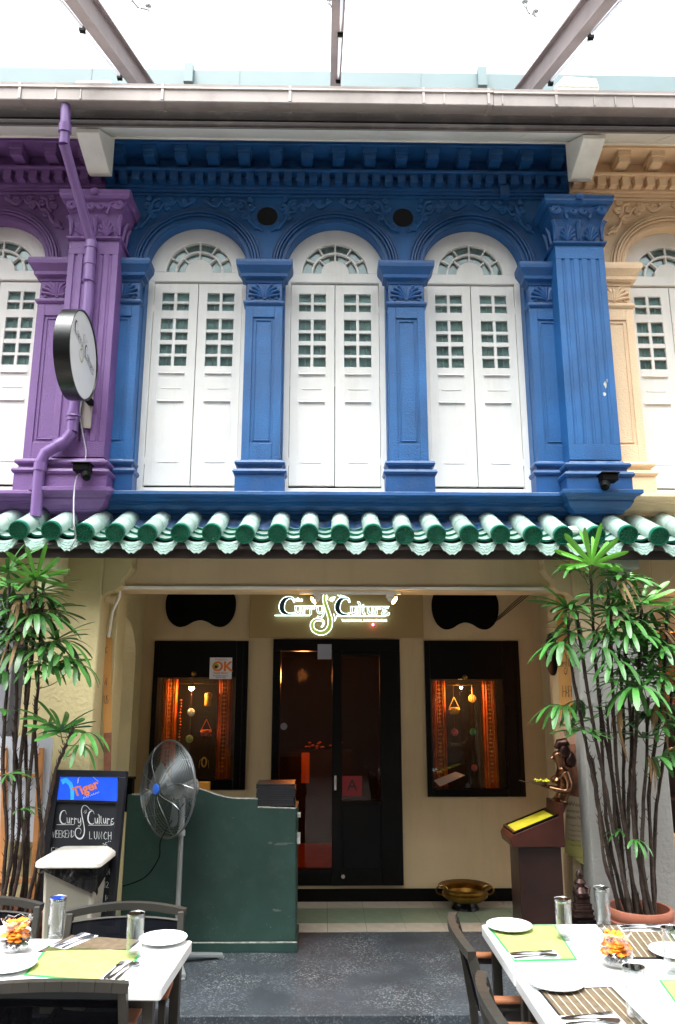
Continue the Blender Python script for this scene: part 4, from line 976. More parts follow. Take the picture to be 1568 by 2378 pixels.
part('print_yellow',b,M_yellowp,t)
b=B(); b.add([fk(cc[0]+.075*cos(k*PI/8),cc[1]-.03+.06*sin(k*PI/8),.8) for k in range(16)],[tuple(range(16))]); text(b,'Food Safety Agency',.085,lambda u,v,d:fk(.5+u,.13+v,0)); text(b,'1800 225 5632',.075,lambda u,v,d:fk(.5+u,.05+v,0))
part('print_black',b,M_ink,t)
# ================================================================== DOOR
b=B(); y0=YW-.025; x0,x1,z0,z1=DR
gx0,gx1=PY(648,1800,YW).x,PY(771,1800,YW).x; hx0,hx1=PY(794,1800,YW).x,PY(884,1800,YW).x
ztop=PY(700,1512,YW).z; zbot=PY(730,2020,YW).z; zg1=PY(850,1522,YW).z; zg0=PY(850,1860,YW).z
b.box(x0,x1,y0,YW+.10,ztop,z1); b.box(x0,gx0,y0,YW+.1,z0,ztop); b.box(gx0,gx1,y0,YW+.1,z0,zbot)
dr=part('entrance_door',b,M_black,blue,bevel=.004,label='black wooden entrance frame with glass leaf and sliding panel')
b=B(); b.box(gx1,hx0,y0-.006,YW+.05,z0,ztop-.0005); b.box(hx1,x1,y0-.006,YW+.05,z0,ztop-.0005); b.box(hx0,hx1,y0-.0055,YW+.05,zg1,ztop-.0006); b.box(hx0,hx1,y0-.0055,YW+.05,z0+.0005,zg0)
b.box(hx0+.02,hx1-.02,y0-.012,y0-.0056,z0+.12,zg0-.03)
dl=part('sliding_leaf',b,M_black,dr,bevel=.004)
part('glass_pane',B().box(gx0,gx1,YW+.02,YW+.026,zbot,ztop),M_doorglass,dr); part('glass_pane',B().box(hx0,hx1,YW+.0,YW+.006,zg0,zg1),M_doorglass,dr)
p=PY(779,1818,y0-.01); b=B(); b.box(p.x-.012,p.x+.012,y0-.014,y0-.0065,p.z-.06,p.z+.06); part('door_handle',b,M_steel,dr,bevel=.006)
p=PY(797,2036,y0-.01); part('floor_bolt',B().lathe([(0,-.008),(.014,-.006),(.016,0)],(p.x,y0-.0065,p.z),12,'y'),M_gutter,dr)
a=PY(795,1801,YW-.01);c=PY(841,1848,YW-.01); t=thing('red_grade_card','red square card with a letter A on the sliding door','card',(a.x,YW-.04,c.z))
yq=YW-.0345; part('card',B().box(a.x,c.x,yq,yq+.003,c.z,a.z),M_red,t); b=B(); text(b,'A',.13,lambda u,v,d:((a.x+c.x)/2+u,yq-.001,c.z+.045+v)); part('letter',b,M_ink,t)
a=PY(738,1496,YW-.03);c=PY(770,1531,YW-.03); single('paper_notice',B().box(a.x,c.x,YW-.034,YW-.031,c.z,a.z),mat('grey_paper',(.35,.35,.42),rough=.8),'small grey paper notice stuck at the top of the entrance door','notice',(a.x,YW-.03,c.z))
p=PY(659,1687,YW); single('round_sticker',B().lathe([(0,0),(.03,.001),(.03,.003)],(p.x,YW+.015,p.z),18,'y'),MATS['grey_paper'],'round pale sticker on the entrance door glass','sticker',(p.x,YW+.015,p.z))
# restaurant room
b=B(); zf=.125
b.box(-1.6,1.9,YW+.4,11,zf-.05,zf) 
room=thing('restaurant_room','dim orange lit restaurant room seen through the entrance door','room',(0,8.5,zf))
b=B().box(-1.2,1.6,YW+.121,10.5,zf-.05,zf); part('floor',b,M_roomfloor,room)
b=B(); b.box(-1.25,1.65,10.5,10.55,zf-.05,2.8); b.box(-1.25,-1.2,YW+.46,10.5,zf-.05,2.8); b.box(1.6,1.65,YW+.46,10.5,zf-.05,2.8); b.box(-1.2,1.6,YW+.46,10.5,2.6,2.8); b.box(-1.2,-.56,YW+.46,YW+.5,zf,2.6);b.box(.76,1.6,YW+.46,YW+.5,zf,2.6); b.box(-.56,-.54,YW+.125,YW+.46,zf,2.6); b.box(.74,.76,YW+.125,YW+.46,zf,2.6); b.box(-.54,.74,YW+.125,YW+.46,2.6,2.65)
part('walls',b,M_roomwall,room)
desk=thing('reception_desk','dark reception desk with an orange front strip inside the doorway','desk',PZ(730,1900,zf))
p=PY(710,1782,8.6); b=B().box(p.x-.18,p.x+.5,8.61,9.0,zf,p.z+.16); part('desk_body',b,M_roomwall,desk)
part('front_strip',B().box(p.x-.045,p.x+.04,8.595,8.6095,p.z-.16,p.z+.15),M_orange,desk)
fl_=thing('flower_arrangement','small glowing orange flowers on the reception desk','flowers',(p.x+.1,8.75,p.z+.16)); b=B()
for k in range(16):
    b.lathe([(0,-.012),(.022,0),(0,.012)],(p.x-.03+random.uniform(0,.42),8.7+random.uniform(0,.1),p.z+.18+random.uniform(0,.08)),7)
part('petals',b,M_orange,fl_,kind='stuff')
ll=bpy.data.lights.new('room_light','POINT'); ll.energy=7; ll.color=(1,.36,.1); ll.shadow_soft_size=.06
q=PY(690,1553,9.2); lo=bpy.data.objects.new('room_light',ll); COL.objects.link(lo); lo.location=(q.x+.1,8.0,q.z-.1)
b=B().lathe([(0,-.012),(.02,-.008),(.022,0)],(q.x,9.2,2.59),12); single('ceiling_downlight',b,M_bulb,'tiny lit downlight on the restaurant ceiling','downlight',(q.x,9.2,2.59))
# ================================================================== NEIGHBOURING GROUND FLOORS
nb=backwall(purple,-4.3,-1.801,[(-3.2,-2.25,0,2.2)],M_greydoor,name='back_wall'); part('shutter_door',B().box(-3.2,-2.25,YW+.02,YW+.06,0,2.2),M_greydoor,nb)
nb=backwall(cream,2.101,4.3,[(2.25,3.9,.5,2.2)],M_tan,name='back_wall')
part('bar_back',B().box(2.2,3.95,YW+.5,YW+.55,.3,2.3),M_roomwall,nb); 
b=B()
for z in (.75,1.15,1.55): b.box(2.25,3.9,YW+.2,YW+.5,z,z+.02)
part('bar_shelf',b,M_roomwall,nb)
bt=B().lathe([(.03,0),(.032,.12),(.012,.17),(.012,.24),(0,.24)],(0,0,0),10); meb=bt.mesh('bottle',mat('amber_bottle',(.7,.22,.03),rough=.15,var=.5,vscale=20),smooth=True); fixn(meb)
for z in (.77,1.17,1.57):
    for k in range(4):
        o=link('bottle',meb,None,(2.36+k*.115,YW+.3,z)); tag(o,'amber bottle, %s one on the %s bar shelf at the right edge'%(('leftmost','second','third','fourth')[k],{.77:'lowest',1.17:'middle',1.57:'top'}[z]),'bottle','bottles on the neighbouring bar shelves')
ll=bpy.data.lights.new('bar_light','POINT'); ll.energy=14; ll.color=(1,.40,.12); ll.shadow_soft_size=.1
lo=bpy.data.objects.new('bar_light',ll); COL.objects.link(lo); lo.location=(2.9,YW+.1,1.95)
pend=thing('bar_pendant','glowing orange pendant lamp in the neighbouring bar at the right edge','lamp',(2.9,YW+.1,2.0)); part('shade',B().lathe([(.02,.16),(.05,.12),(.09,0),(.085,0),(.045,.115)],(2.9,YW+.1,2.0),16),M_orange,pend,smooth=True); part('bulb',B().lathe([(0,-.03),(.03,0),(0,.03)],(2.9,YW+.1,2.04),12),M_bulb,pend,smooth=True)
# ================================================================== BUILDING ACROSS THE STREET (behind the camera, it shades the street and shows in the glass)
opp=thing('opposite_shophouse','plain shophouse row across the street behind the viewpoint, seen only as reflections','house',(0,-3.3,Z0))
b=B(); b.box(-14,14,-4.0,-3.3,Z0,3.0); b.box(-14,14,-4.0,-3.3,4.6,9.4)
for k in range(-7,8): b.box(k*2-.6,k*2+.6,-4.0,-3.3,3.0,4.6) if abs(k)<7 else b.box(k*2-.6 if k>0 else -14,k*2+.6 if k<0 else 14,-4.0,-3.3,3.0,4.6)
part('wall',b,M_opp,opp)
part('window_glass',B().box(-14,14,-3.7,-3.66,3.0,4.6),M_pane,opp)
b=B().box(-14,14,-3.3,-2.4,2.7,2.85); part('awning',b,M_opp2,opp)
# ================================================================== helper: picture point on a plane through three points
def plane3(a,b_,c):
    n=(b_-a).cross(c-a).normalized(); C=Vector((0,0,CAMZ))
    if n.dot(a-C)>0: n=-n
    def f(x,y,d=0):
        r_=ray(x,y); t=(a-C).dot(n)/r_.dot(n); p=C+r_*t+n*d; return (p.x,p.y,p.z)
    return f
def slab(f,quad,d0,d1):
    b=B(); n=len(quad); b.add([f(x,y,d0) for x,y in quad]+[f(x,y,d1) for x,y in quad],[tuple(range(n)),tuple(range(2*n-1,n-1,-1))]+[(i,(i+1)%n,n+(i+1)%n,n+i) for i in range(n)]); return b
# ------------------------------------------------------------------ chalkboard
TL,TR,BL=PY(128,1788,5.065),PY(295,1791,5.03),PY(89,2080,4.89)
fb=plane3(TL,TR,BL)
cb=thing('chalkboard_sign','tall black chalkboard with a blue panel and chalk lunch prices, beside the green counter','chalkboard',Vector(fb(180,2140)))
part('board',slab(fb,[(128,1788),(295,1791),(262,2150),(79,2140)],-.03,0),M_chalkb,cb)
for q in ([(128,1788),(295,1791),(293.5,1806),(126,1803)],[(126,1803.1),(141,1803.2),(95,2140),(79,2140)],[(279,1806),(293.4,1806.1),(262,2150),(247,2150)],[(137,1857),(274,1861),(273,1867),(136,1863)]):
    part('board_frame',slab(fb,q,.001,.018),M_frameb,cb,bevel=.002)
k5=lambda u,v,d=0:fb((150+u/4.48)/1.551,(2750+v/4.48)/1.551,.003+d)
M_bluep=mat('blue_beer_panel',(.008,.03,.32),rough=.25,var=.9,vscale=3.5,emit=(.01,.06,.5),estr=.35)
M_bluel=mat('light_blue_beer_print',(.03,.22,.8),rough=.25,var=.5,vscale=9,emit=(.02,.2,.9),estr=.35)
part('header_panel',slab(lambda x,y,d:k5(x,y,d),[(262,215),(1232,225),(1225,608),(240,596)],0,.002),M_bluep,cb)
b=B()
ribbon(b,[(330,300,90),(400,270,80),(470,330,70),(500,420,60),(500,585,55)],lambda u,v,d:k5(u,v,.0025))
part('panel_print',b,M_bluel,cb)
b=B(); 
def tig(u,v,d):
    a=R(-21); x=740+u*cos(a)-(-v)*sin(a); y=465+u*sin(a)+(-v)*cos(a); return k5(x,y,.006)
text(b,'Tiger',205,tig,bold=7)
part('panel_lettering',b,M_orange,cb)
b=B()
for i in range(7): ribbon(b,[(680+i*38,575-i*14,5),(700+i*38,540-i*14,6),(712+i*38,560-i*15,5)],lambda u,v,d:k5(u,v,.0065))
ribbon(b,[(590,320,10),(600,240,14),(640,210,8)],lambda u,v,d:k5(u,v,.004)); ribbon(b,[(690,215,6),(830,215,9),(920,290,4)],lambda u,v,d:k5(u,v,.004))
part('panel_script',b,M_chalk,cb)
b=B(); lg=lambda u,v,d:k5(245+(u-235)*.862,660+(v-195)*1.37,.001)
L=logo()
for p in L['C']+L['S']: ribbon(b,spline([(x,y,max(5,w_*.55)) for x,y,w_ in p],3),lg)
for p in L['s']: ribbon(b,[(x,y,10) for x,y,_ in p],lg)
for p in L['bar'][2:]: ribbon(b,[(x,y-2,5) for x,y,_ in p],lg)
for p in L['x'][:2]: ribbon(b,[(x,y,4) for x,y,_ in p],lg)
hd=lambda u,v,d:k5(u,-v,.001)
hand(b,'WEEKEND',182,-1195,118,hd,wid=.065,adv=.62,asp=.70); hand(b,'LUNCH',778,-1218,118,hd,wid=.07,adv=.82,asp=.78,rise=-.02)
hand(b,'FREE',165,-1478,120,hd,wid=.07,adv=.8,asp=.75); hand(b,'FLOW',470,-1480,120,hd,wid=.07,adv=.8,asp=.8); hand(b,'BEER',818,-1470,125,hd,wid=.07,adv=.85,asp=.85,rise=-.04)
hand(b,'25',990,-1362,78,hd,wid=.09,adv=.7,asp=.8,rise=.1); hand(b,'++',1075,-1275,36,hd,wid=.15,adv=.8)
k6=lambda u,v,d:fb((u/2.24)/1.551,(2700-v/2.24)/1.551,.004)
hand(b,'1 14',822,-1008,46,k6,wid=.10,adv=.75,asp=.75); hand(b,'12',845,-1114,48,k6,wid=.09,adv=.8,asp=.8); hand(b,'IA 14',792,-1218,46,k6,wid=.09,adv=.65,asp=.8); hand(b,'16',828,-1308,36,k6,wid=.1) if '6' in STRK else hand(b,'14',828,-1310,36,k6,wid=.1)
hand(b,'LASSI',430,-1010,46,k6,wid=.09,adv=.7) if False else None
part('chalk_writing',b,M_chalk,cb)
b=B(); b.bar(TL+Vector((.06,.03,0)),(TL.x+.04,5.5,.0),.03,.02); 
# ------------------------------------------------------------------ green counter
ct=thing('green_counter','tall dark green painted service counter with a wavy chipped top edge','counter',(-.78,5.8,0))
P=[(-1.36,.065),(-1.36,.985),(-1.33,.99),(-1.29,.988)]+spline([(-1.25,.995),(-1.1,1.035),(-.95,1.04),(-.85,1.022),(-.74,.985),(-.64,.965),(-.55,.962)],4)+[(-.462,.960),(-.460,.905),(-.200,.897),(-.190,.065)]
b=B().prism(P,fxz(5.62),0,.022); fp=part('front_panel',b,M_counter,ct,bevel=.002)
b=B(); top=P[2:-1]
for (x0_,z0_),(x1_,z1_) in zip(top[:-1],top[1:]):
    if abs(x1_-x0_)<.01: continue
    b.add([(x0_,5.6185,z0_+.0015),(x1_,5.6185,z1_+.0015),(x1_,5.6445,z1_+.0015),(x0_,5.6445,z0_+.0015),(x0_,5.6185,z0_-.004),(x1_,5.6185,z1_-.004)],[(0,1,2,3),(0,1,5,4)])
part('chipped_edge',b,M_chip,ct)
b=B().box(-1.36,-.19,5.6425,6.0,.062,.85); b.box(-.213,-.190,5.6425,6.0,.85,.895); part('cabinet',b,M_counter,ct)
b=B().box(-1.40,-.178,5.60,6.02,0,.058); part('plinth',b,M_counter,ct,bevel=.003); part('plinth_edge',B().box(-1.40,-.178,5.5995,5.612,.0585,.063),M_chip,ct)
b=B(); 
for z in (.815,.60): b.box(-.1895,-.165,5.66,5.70,z,z+.05)
part('hinge',B().box(-.1895,-.166,5.66,5.70,.83,.86),M_chip,ct,bevel=.002); part('hinge',B().box(-.1895,-.166,5.66,5.70,.66,.73),M_chip,ct,bevel=.002)
b=B()
for (x,z,w_,h) in ((-.30,.665,.10,.006),(-.37,.675,.03,.008),(-.27,.672,.13,.005),(-.31,.25,.05,.007),(-.335,.255,.02,.006)):
    P_=[(x+w_/2*cos(a*PI/6)*random.uniform(.8,1.1),z+h*sin(a*PI/6)*random.uniform(.6,1.3)) for a in range(12)]; b.prism(P_,fxz(5.6175),0,.002)
for k in range(60):
    x,z=random.uniform(-1.0,-.21),.09+.8*random.random()**1.6; r_=random.uniform(.001,.0035); b.prism([(x+r_*cos(a*PI/3),z+r_*random.uniform(.7,1.8)*sin(a*PI/3)) for a in range(6)],fxz(5.6185),0,.001)
part('paint_scratches',b,M_scratch,ct,kind='stuff')
# menus
z=.906
for k in range(9):
    hgt=.0135 if k<8 else .03; w_=.268+random.uniform(-.006,.006); x=-.342+random.uniform(-.004,.004)
    b=B().box(x-w_/2,x+w_/2,5.645,5.90,z,z+hgt*.45); b.box(x-w_/2,x+w_/2,5.645,5.90,z+hgt*.62,z+hgt); b.box(x-w_/2+.004,x+w_/2-.004,5.649,5.895,z+hgt*.45,z+hgt*.62)
    single('black_menu',b,M_black2,['black leather menu at the bottom of the stack on the green counter','thin black menu near the bottom of the stack on the green counter','black menu in the lower half of the stack on the green counter'][k] if k<3 else ('thick black menu lying on top of the stack on the green counter' if k==8 else '%s black menu from the bottom of the stack on the green counter'%('fourth','fifth','sixth','seventh','eighth')[k-3]),'menu',(x,5.77,z),group='black menus stacked on the green counter',bevel=.0015)
    z+=hgt+.0012
a=PY(462,1815,5.95); b=B().box(a.x-.03,a.x+.085,5.9,5.96,.855,a.z+.0); single('orange_box',b,M_orange2,'orange box standing on the green counter behind the fan','box',(a.x,5.9,.85),bevel=.003)
a=PY(300,1812,5.75); b=B().box(a.x-.02,a.x+.03,5.72,5.80,.86,a.z); b.box(a.x-.025,a.x+.035,5.71,5.81,a.z,a.z+.02); single('card_terminal',b,M_blackm,'small black device standing between the chalkboard and the green counter','device',(a.x,5.76,.86),bevel=.004)
# ------------------------------------------------------------------ fan
FC=PY(390,1831,5.32); fa=thing('pedestal_fan','grey pedestal fan with round wire cage, standing in front of the green counter','fan',(FC.x+.09,5.40,0))
nrm=Vector((-sin(R(46)),-cos(R(46)),.03)).normalized(); ux=Vector((cos(R(46)),-sin(R(46)),0)); uz=nrm.cross(ux).normalized()
if uz.z<0: uz=-uz
RF=.302
def FP(r_,a,d): return FC+ux*(r_*cos(a))+uz*(r_*sin(a))+nrm*d
def cage(sg,nr,dep):
    b=B()
    for k in range(nr):
        r_=.05+(RF-.05)*(k+.5)/nr; d=sg*dep*math.sqrt(max(0,1-(r_/RF)**2.4)); b.tube([FP(r_,2*PI*j/40,d) for j in range(40)],.0011,3,closed=True)
    for k in range(10):
        a0=2*PI*k/10
        b.tube([FP(.045+(RF-.045)*j/8,a0+.25*sin(PI*j/8*.9),sg*(dep*math.sqrt(max(0,1-((.045+(RF-.045)*j/8)/RF)**2.4))+.002)) for j in range(9)],.0022,4)
    return b
part('front_grille',cage(1,27,.085),M_chrome,fa,smooth=True,kind='stuff'); part('rear_grille',cage(-1,16,.075),M_chrome,fa,smooth=True,kind='stuff')
b=B().tube([FP(RF,2*PI*j/48,0) for j in range(48)],.007,8,closed=True); part('cage_rim',b,M_chrome,fa,smooth=True)
for k in range(3):
    b=B(); vs=[]
    for i in range(7):
        r_=.04+.20*i/6
        for j in range(7):
            a=2*PI*k/3+.35+ (j/6)*(.75+.25*sin(PI*i/6)); vs.append(FP(r_,a,-.03+.05*(j/6-.5)))
    b.add(vs,[(i*7+j,i*7+j+1,i*7+j+8,i*7+j+7) for i in range(6) for j in range(6)]); part('fan_blade',b,M_bladegrey,fa,smooth=True)
b=B().tube([FP(0,0,.088),FP(0,0,.094),FP(0,0,.097)],[.034,.033,.020],18); part('hub_badge',b,M_badge,fa,smooth=True)
b=B().tube([FP(0,0,-.02),FP(0,0,.03)],[.045,.04],16); part('blade_hub',b,M_bladegrey,fa,smooth=True)
b=B().tube([FP(0,0,-.07),FP(0,0,-.075),FP(0,0,-.18),FP(0,0,-.205),FP(0,0,-.215)],[.03,.072,.072,.06,.03],20); mt_=part('motor_housing',b,M_steel2,fa,smooth=True)
pc=FP(0,0,-.12); base=Vector((pc.x,pc.y,0))
b=B().tube([pc-Vector((0,0,.05)),Vector((pc.x,pc.y,.80)),Vector((pc.x,pc.y,.79)),Vector((pc.x,pc.y,.76))],[.02,.02,.027,.027],12); part('neck',b,M_steel2,fa,smooth=True)
b=B().tube([Vector((pc.x,pc.y,.76)),Vector((pc.x,pc.y,.03))],.0165,12); part('pole',b,M_steel2,fa,smooth=True)
b=B().tube([pc+Vector((.03,0,-.03)),pc+Vector((.05,0,-.12)),Vector((pc.x+.02,pc.y,.80))],.006,6); part('tilt_bracket',b,M_blackm,fa)
for k in range(4):
    a=R(18+90*k); d=Vector((cos(a),sin(a),0)); b=B().bar(base+Vector((0,0,.05))+d*.02,base+Vector((0,0,.02))+d*.30,.045,.022); b.box(base.x+d.x*.29-.02,base.x+d.x*.29+.02,base.y+d.y*.29-.02,base.y+d.y*.29+.02,.0,.012)
    part('foot',b,M_steel2,fa,bevel=.005)
a_=[PY(376,1945,5.3),PY(370,1990,5.35),PY(345,2030,5.4),PY(318,2047,5.45),PY(285,2058,5.3)]
b=B().tube(spline([tuple(v) for v in [FP(.1,-1.4,-.12)]+a_],4),.004,6); part('power_cable',b,M_blackm,fa,smooth=True)
# ------------------------------------------------------------------ bin
bn=thing('rubbish_bin','off-white lidded plastic bin with a black liner, in front of the chalkboard','bin',(-1.42,4.72,0))
def rrect(cx,cy,w_,d_,r_,n=5):
    P=[]
    for qx,qy,a0 in ((1,1,0),(-1,1,90),(-1,-1,180),(1,-1,270)):
        for i in range(n+1): a=R(a0+90*i/n); P.append((cx+qx*(w_/2-r_)+r_*cos(a),cy+qy*(d_/2-r_)+r_*sin(a)))
    return P
def loft(b,rings,cap=True):
    n=len(rings[0][0]); vs=[(x,y,z) for P_,z in rings for x,y in P_]; fs=[]
    for i in range(len(rings)-1): fs+=[(i*n+k,i*n+(k+1)%n,(i+1)*n+(k+1)%n,(i+1)*n+k) for k in range(n)]
    if cap: fs+=[tuple(range(n))[::-1],tuple((len(rings)-1)*n+k for k in range(n))]
    return b.add(vs,fs)
cx,cy=-1.415,4.74
b=B(); loft(b,[(rrect(cx,cy,.235,.20,.02),Z0*0+.0),(rrect(cx,cy,.29,.25,.025),.72),(rrect(cx,cy,.30,.26,.025),.725)]); part('bin_body',b,M_binw,bn,smooth=True)
b=B(); P1=rrect(cx,cy,.315,.28,.03,6); n=len(P1)
lowr=[(x+random.uniform(-.006,.01)*(1 if x>cx else -1),y-random.uniform(0,.01),.712+.010*sin(i*1.7)+(-.105*max(0,(x-cx+.06)/.2) if y<cy else -.04)) for i,(x,y) in enumerate(P1)]
midr=[(x+random.uniform(-.004,.012)*(1 if x>cx else -1),y-random.uniform(-.004,.012),.722) for i,(x,y) in enumerate(P1)]
b.add([(x,y,.738) for x,y in P1]+midr+lowr,[(i,(i+1)%n,n+(i+1)%n,n+i) for i in range(n)]+[(n+i,n+(i+1)%n,2*n+(i+1)%n,2*n+i) for i in range(n)]); part('bin_liner',b,M_bag,bn,smooth=True)
b=B(); loft(b,[(rrect(cx,cy,.35,.33,.035,6),.735),(rrect(cx,cy,.368,.345,.04,6),.742),(rrect(cx,cy,.368,.345,.04,6),.762),(rrect(cx,cy,.35,.325,.035,6),.772),(rrect(cx+.01,cy+.02,.27,.24,.03,6),.795),(rrect(cx+.01,cy+.02,.24,.21,.03,6),.798)]); part('bin_lid',b,M_lid,bn,smooth=True)
# ------------------------------------------------------------------ easel and white boards at the left edge
es=thing('wooden_easel','light wooden easel holding a white board behind the left palm','easel',(-2.0,5.0,0))
fe=plane3(PY(0,1712,5.02),PY(125,1712,5.02),PY(0,2040,4.94))
part('white_board',slab(fe,[(-75,1708),(125,1713),(103,1956),(-90,1950)],0,.008),M_boardwhite,es)
for q in ([(94,1737),(105,1737),(84,2098),(71,2098)],[(8,1737),(20,1737),(16,2098),(2,2098)],[(-10,1792),(95,1798),(94,1806),(-10,1801)],[(-12,2036),(80,2036),(80,2049),(-12,2049)]):
    part('easel_bar',slab(fe,q,.009 if q[0][0]>0 else .034,.032 if q[0][0]>0 else .05),M_lightwood,es,bevel=.003)
p0=PY(0,1650,5.05); b=B().box(p0.x-.10,p0.x+.045,5.06,5.075,.9,2.25); single('standing_display_panel',b,M_greydoor2,'tall grey panel at the far left edge beside the yellow column','panel',(p0.x,5.06,.9))
# ------------------------------------------------------------------ cloth banners
fR=plane3(PY(1290,1400,5.285),PY(1345,1400,5.285),PY(1320,2000,5.285)); X4=lambda x,y:((1800+x/2.481)/1.551,(1950+y/2.481)/1.551)
X8=lambda x,y:((1750+x/2.299)/1.551,(2600+y/2.299)/1.551)
bnR=thing('hanging_banner','tall narrow orange cloth banner with restaurant name and happy hour writing, behind the right palm','banner',Vector(fR(1325,1950)))
Lq=[X4(503,470),X4(712,470)]
part('banner_cloth',slab(fR,[X4(503,480),X4(700,480),X4(738,1560),X4(534,1560)],0,.003),M_banner,bnR)
part('banner_pink_part',slab(fR,[X4(534,1561),X4(738,1561),X4(745,1810),X4(545,1810)],0,.003),M_bannerp,bnR)
part('banner_brown_part',slab(fR,[X4(545,1811),X4(745,1811),X8(797,628),X8(640,600)],0,.003),M_bannerb,bnR)
part('banner_white_part',slab(fR,[X8(665,606),X8(798,629),X8(806,1000),X8(655,960)],0,.003),M_bannerw,bnR)
part('banner_yellow_part',slab(fR,[X8(655,961),X8(806,1001),X8(812,1185),X8(655,1080)],0,.003),M_bannery,bnR)
part('banner_rod',slab(fR,[X4(706,480),X4(722,480),X8(852,1300),X8(812,1180)],-.01,.004),M_tan,bnR)
b=B(); lg=lambda u,v,d:fR(*X4(520+(u-235)*.155,1015+(v-195)*.42),.004)
for p in L['C']+L['S']: ribbon(b,spline([(x,y,max(9,w_*.8)) for x,y,w_ in p],3),lg)
for p in L['s']: ribbon(b,[(x,y,12) for x,y,_ in p],lg)
for p in L['bar']: ribbon(b,[(x,y,7) for x,y,_ in p],lg)
h4=lambda u,v,d:fR(*X4(u,-v),.004)
hand(b,'HAPPY',562,-1392,100,h4,wid=.05,adv=.48,asp=.55); hand(b,'HOURS',560,-1550,85,h4,wid=.05,adv=.5,asp=.6)
for k in range(6): b2=[(585+k*24+11*cos(a),1712+24*sin(a)-k%2*14,5) for a in [i*PI/4 for i in range(8)]]; ribbon(b,b2,lambda u,v,d:fR(*X4(u,v),.004))
t8=lambda cx_,cy_:(lambda u,v,d:fR(*X8(cx_+u,cy_-v+.12*u),.004))
text(b,'Week',52,t8(748,700)); text(b,'evening',44,t8(738,752)); text(b,'Beer/W',44,t8(738,805))
for i,yy in enumerate((862,905,945,985,1025)): text(b,'* happy hour',20,t8(735,yy))
text(b,'www.thecurryculture',14,t8(735,1120))
part('banner_writing',b,M_ink2,bnR,kind='stuff')
fL=plane3(PY(236,1476,5.28),PY(262,1476,5.28),PY(240,1750,5.28))
X1=lambda x,y:(x/2.24/1.551,(1950+y/2.24)/1.551)
bnL=thing('hanging_banner','narrow orange cloth banner hanging edge-on beside the yellow left column','banner',Vector(fL(245,1780)))
part('banner_cloth',slab(fL,[X1(826,745),X1(908,780),X1(902,1540),X1(838,1545)],0,.003),M_banner,bnL)
part('banner_pink_part',slab(fL,[X1(838,1546),X1(902,1541),X1(893,1990),X1(840,1990)],0,.003),M_bannerb,bnL)
b=B(); h1=lambda u,v,d:fL(*X1(u,-v),.004); hand(b,'US',842,-1310,70,h1,wid=.07,adv=.5,asp=.5); hand(b,'AT',845,-1160,50,h1,wid=.07,adv=.5,asp=.5); hand(b,'CC',838,-900,50,h1,wid=.1,adv=.6,asp=.5)
part('banner_writing',b,M_ink2,bnL)
# round hanging sign on the right side
p=PY(1288,1520,5.45); rs=thing('round_wall_sign','black round sign with a white swirl, half hidden behind the orange banner','sign',p)
b=B().lathe([(0,-.03),(.12,-.03),(.125,-.025),(.125,.02),(0,.02)],p,28,'x')
for i,v in enumerate(b.v): b.v[i]=(v[0],v[1],p.z+(v[2]-p.z)*1.15)
part('sign_disc',b,M_blackm,rs,smooth=True); b=B().tube([(p.x-.032,p.y+.05*cos(a*.4)*(1-a*.03),p.z+.07*sin(a*.4)*(1-a*.03)) for a in range(24)],.005,5); part('swirl',b,M_chalk,rs,smooth=True)
# pipes on the left column
pp=thing('wall_pipes','tan painted pipes and bracket running down beside the yellow column','pipes',(-1.44,5.26,0))
for x,r_ in ((224,.014),(233,.02)):
    a=PY(x,1320,5.26); part('pipe',B().tube([(a.x,5.26,a.z+(.0 if x<230 else -.05)),(a.x+.0,5.26,.0)],r_,8),M_tan,pp,smooth=True)
a=PY(240,1340,5.2); part('bracket',B().bar((a.x-.02,5.2,a.z+.03),(a.x+.11,5.2,a.z-.01),.02,.02).bar((a.x+.0,5.2,a.z-.14),(a.x+.09,5.2,a.z-.16),.04,.05),M_tan,pp,bevel=.003)
P_=[PY(*q) for q in ((275,1362,5.18),(278,1385,5.2),(262,1420,5.24),(256,1460,5.26),(252,1480,5.26))]; part('conduit',B().tube(spline([tuple(v) for v in P_],4),.010,8),M_soffit,pp,smooth=True)
# wires in the right corner of the passage
P_=[PY(*q) for q in ((1222,1376,6.7),(1190,1402,6.75),(1160,1430,6.8),(1140,1442,6.82))]; w_=thing('loose_wires','loose dark wires hanging across the right wavy plaque','wires',P_[0])
for k in range(3): part('wire',B().tube(spline([(v.x+.012*k*(1 if i<2 else .3),v.y,v.z-.01*k) for i,v in enumerate(P_)],5),.004,5),M_blackm,w_,smooth=True)
# ------------------------------------------------------------------ purple downpipe, round sign, cable, floodlights
dp=thing('purple_downpipe','purple downpipe bending down the purple pier behind the round sign','downpipe',(-1.72,4.9,2.7))
Q=[(152,243,4.50),(152,290,4.50),(149,335,4.52),(160,375,4.60),(213,562,4.925),(209,600,4.925),(205,700,4.925),(187,860,4.925),(171,960,4.925),(168,1003,4.925),(150,1026,4.92),(105,1052,4.90),(95,1075,4.90),(90,1110,4.90),(83,1200,4.90)]
V=[PY(*q) for q in Q]
b=B().tube(V[:3],.034,14); 
part('upper_elbow',b,M_pipe,dp,smooth=True)
part('pipe',B().tube([V[2],V[3],V[4]],[.036,.034,.034],14),M_pipe,dp,smooth=True)
part('pipe',B().tube(V[4:10],.038,14),M_pipe,dp,smooth=True); part('lower_elbow',B().tube(V[9:13],.038,14),M_pipe,dp,smooth=True); part('pipe',B().tube(V[12:],.037,14),M_pipe,dp,smooth=True)
for (q0,q1) in ((V[1],V[2]),(V[4],V[5]),(V[5],V[6]),(V[8],V[9]),(V[10],V[11]),(V[12],V[13])):
    d=(q1-q0).normalized(); part('collar',B().tube([q0,q0+d*.055],.043,14),M_pipe,dp,smooth=True)
    
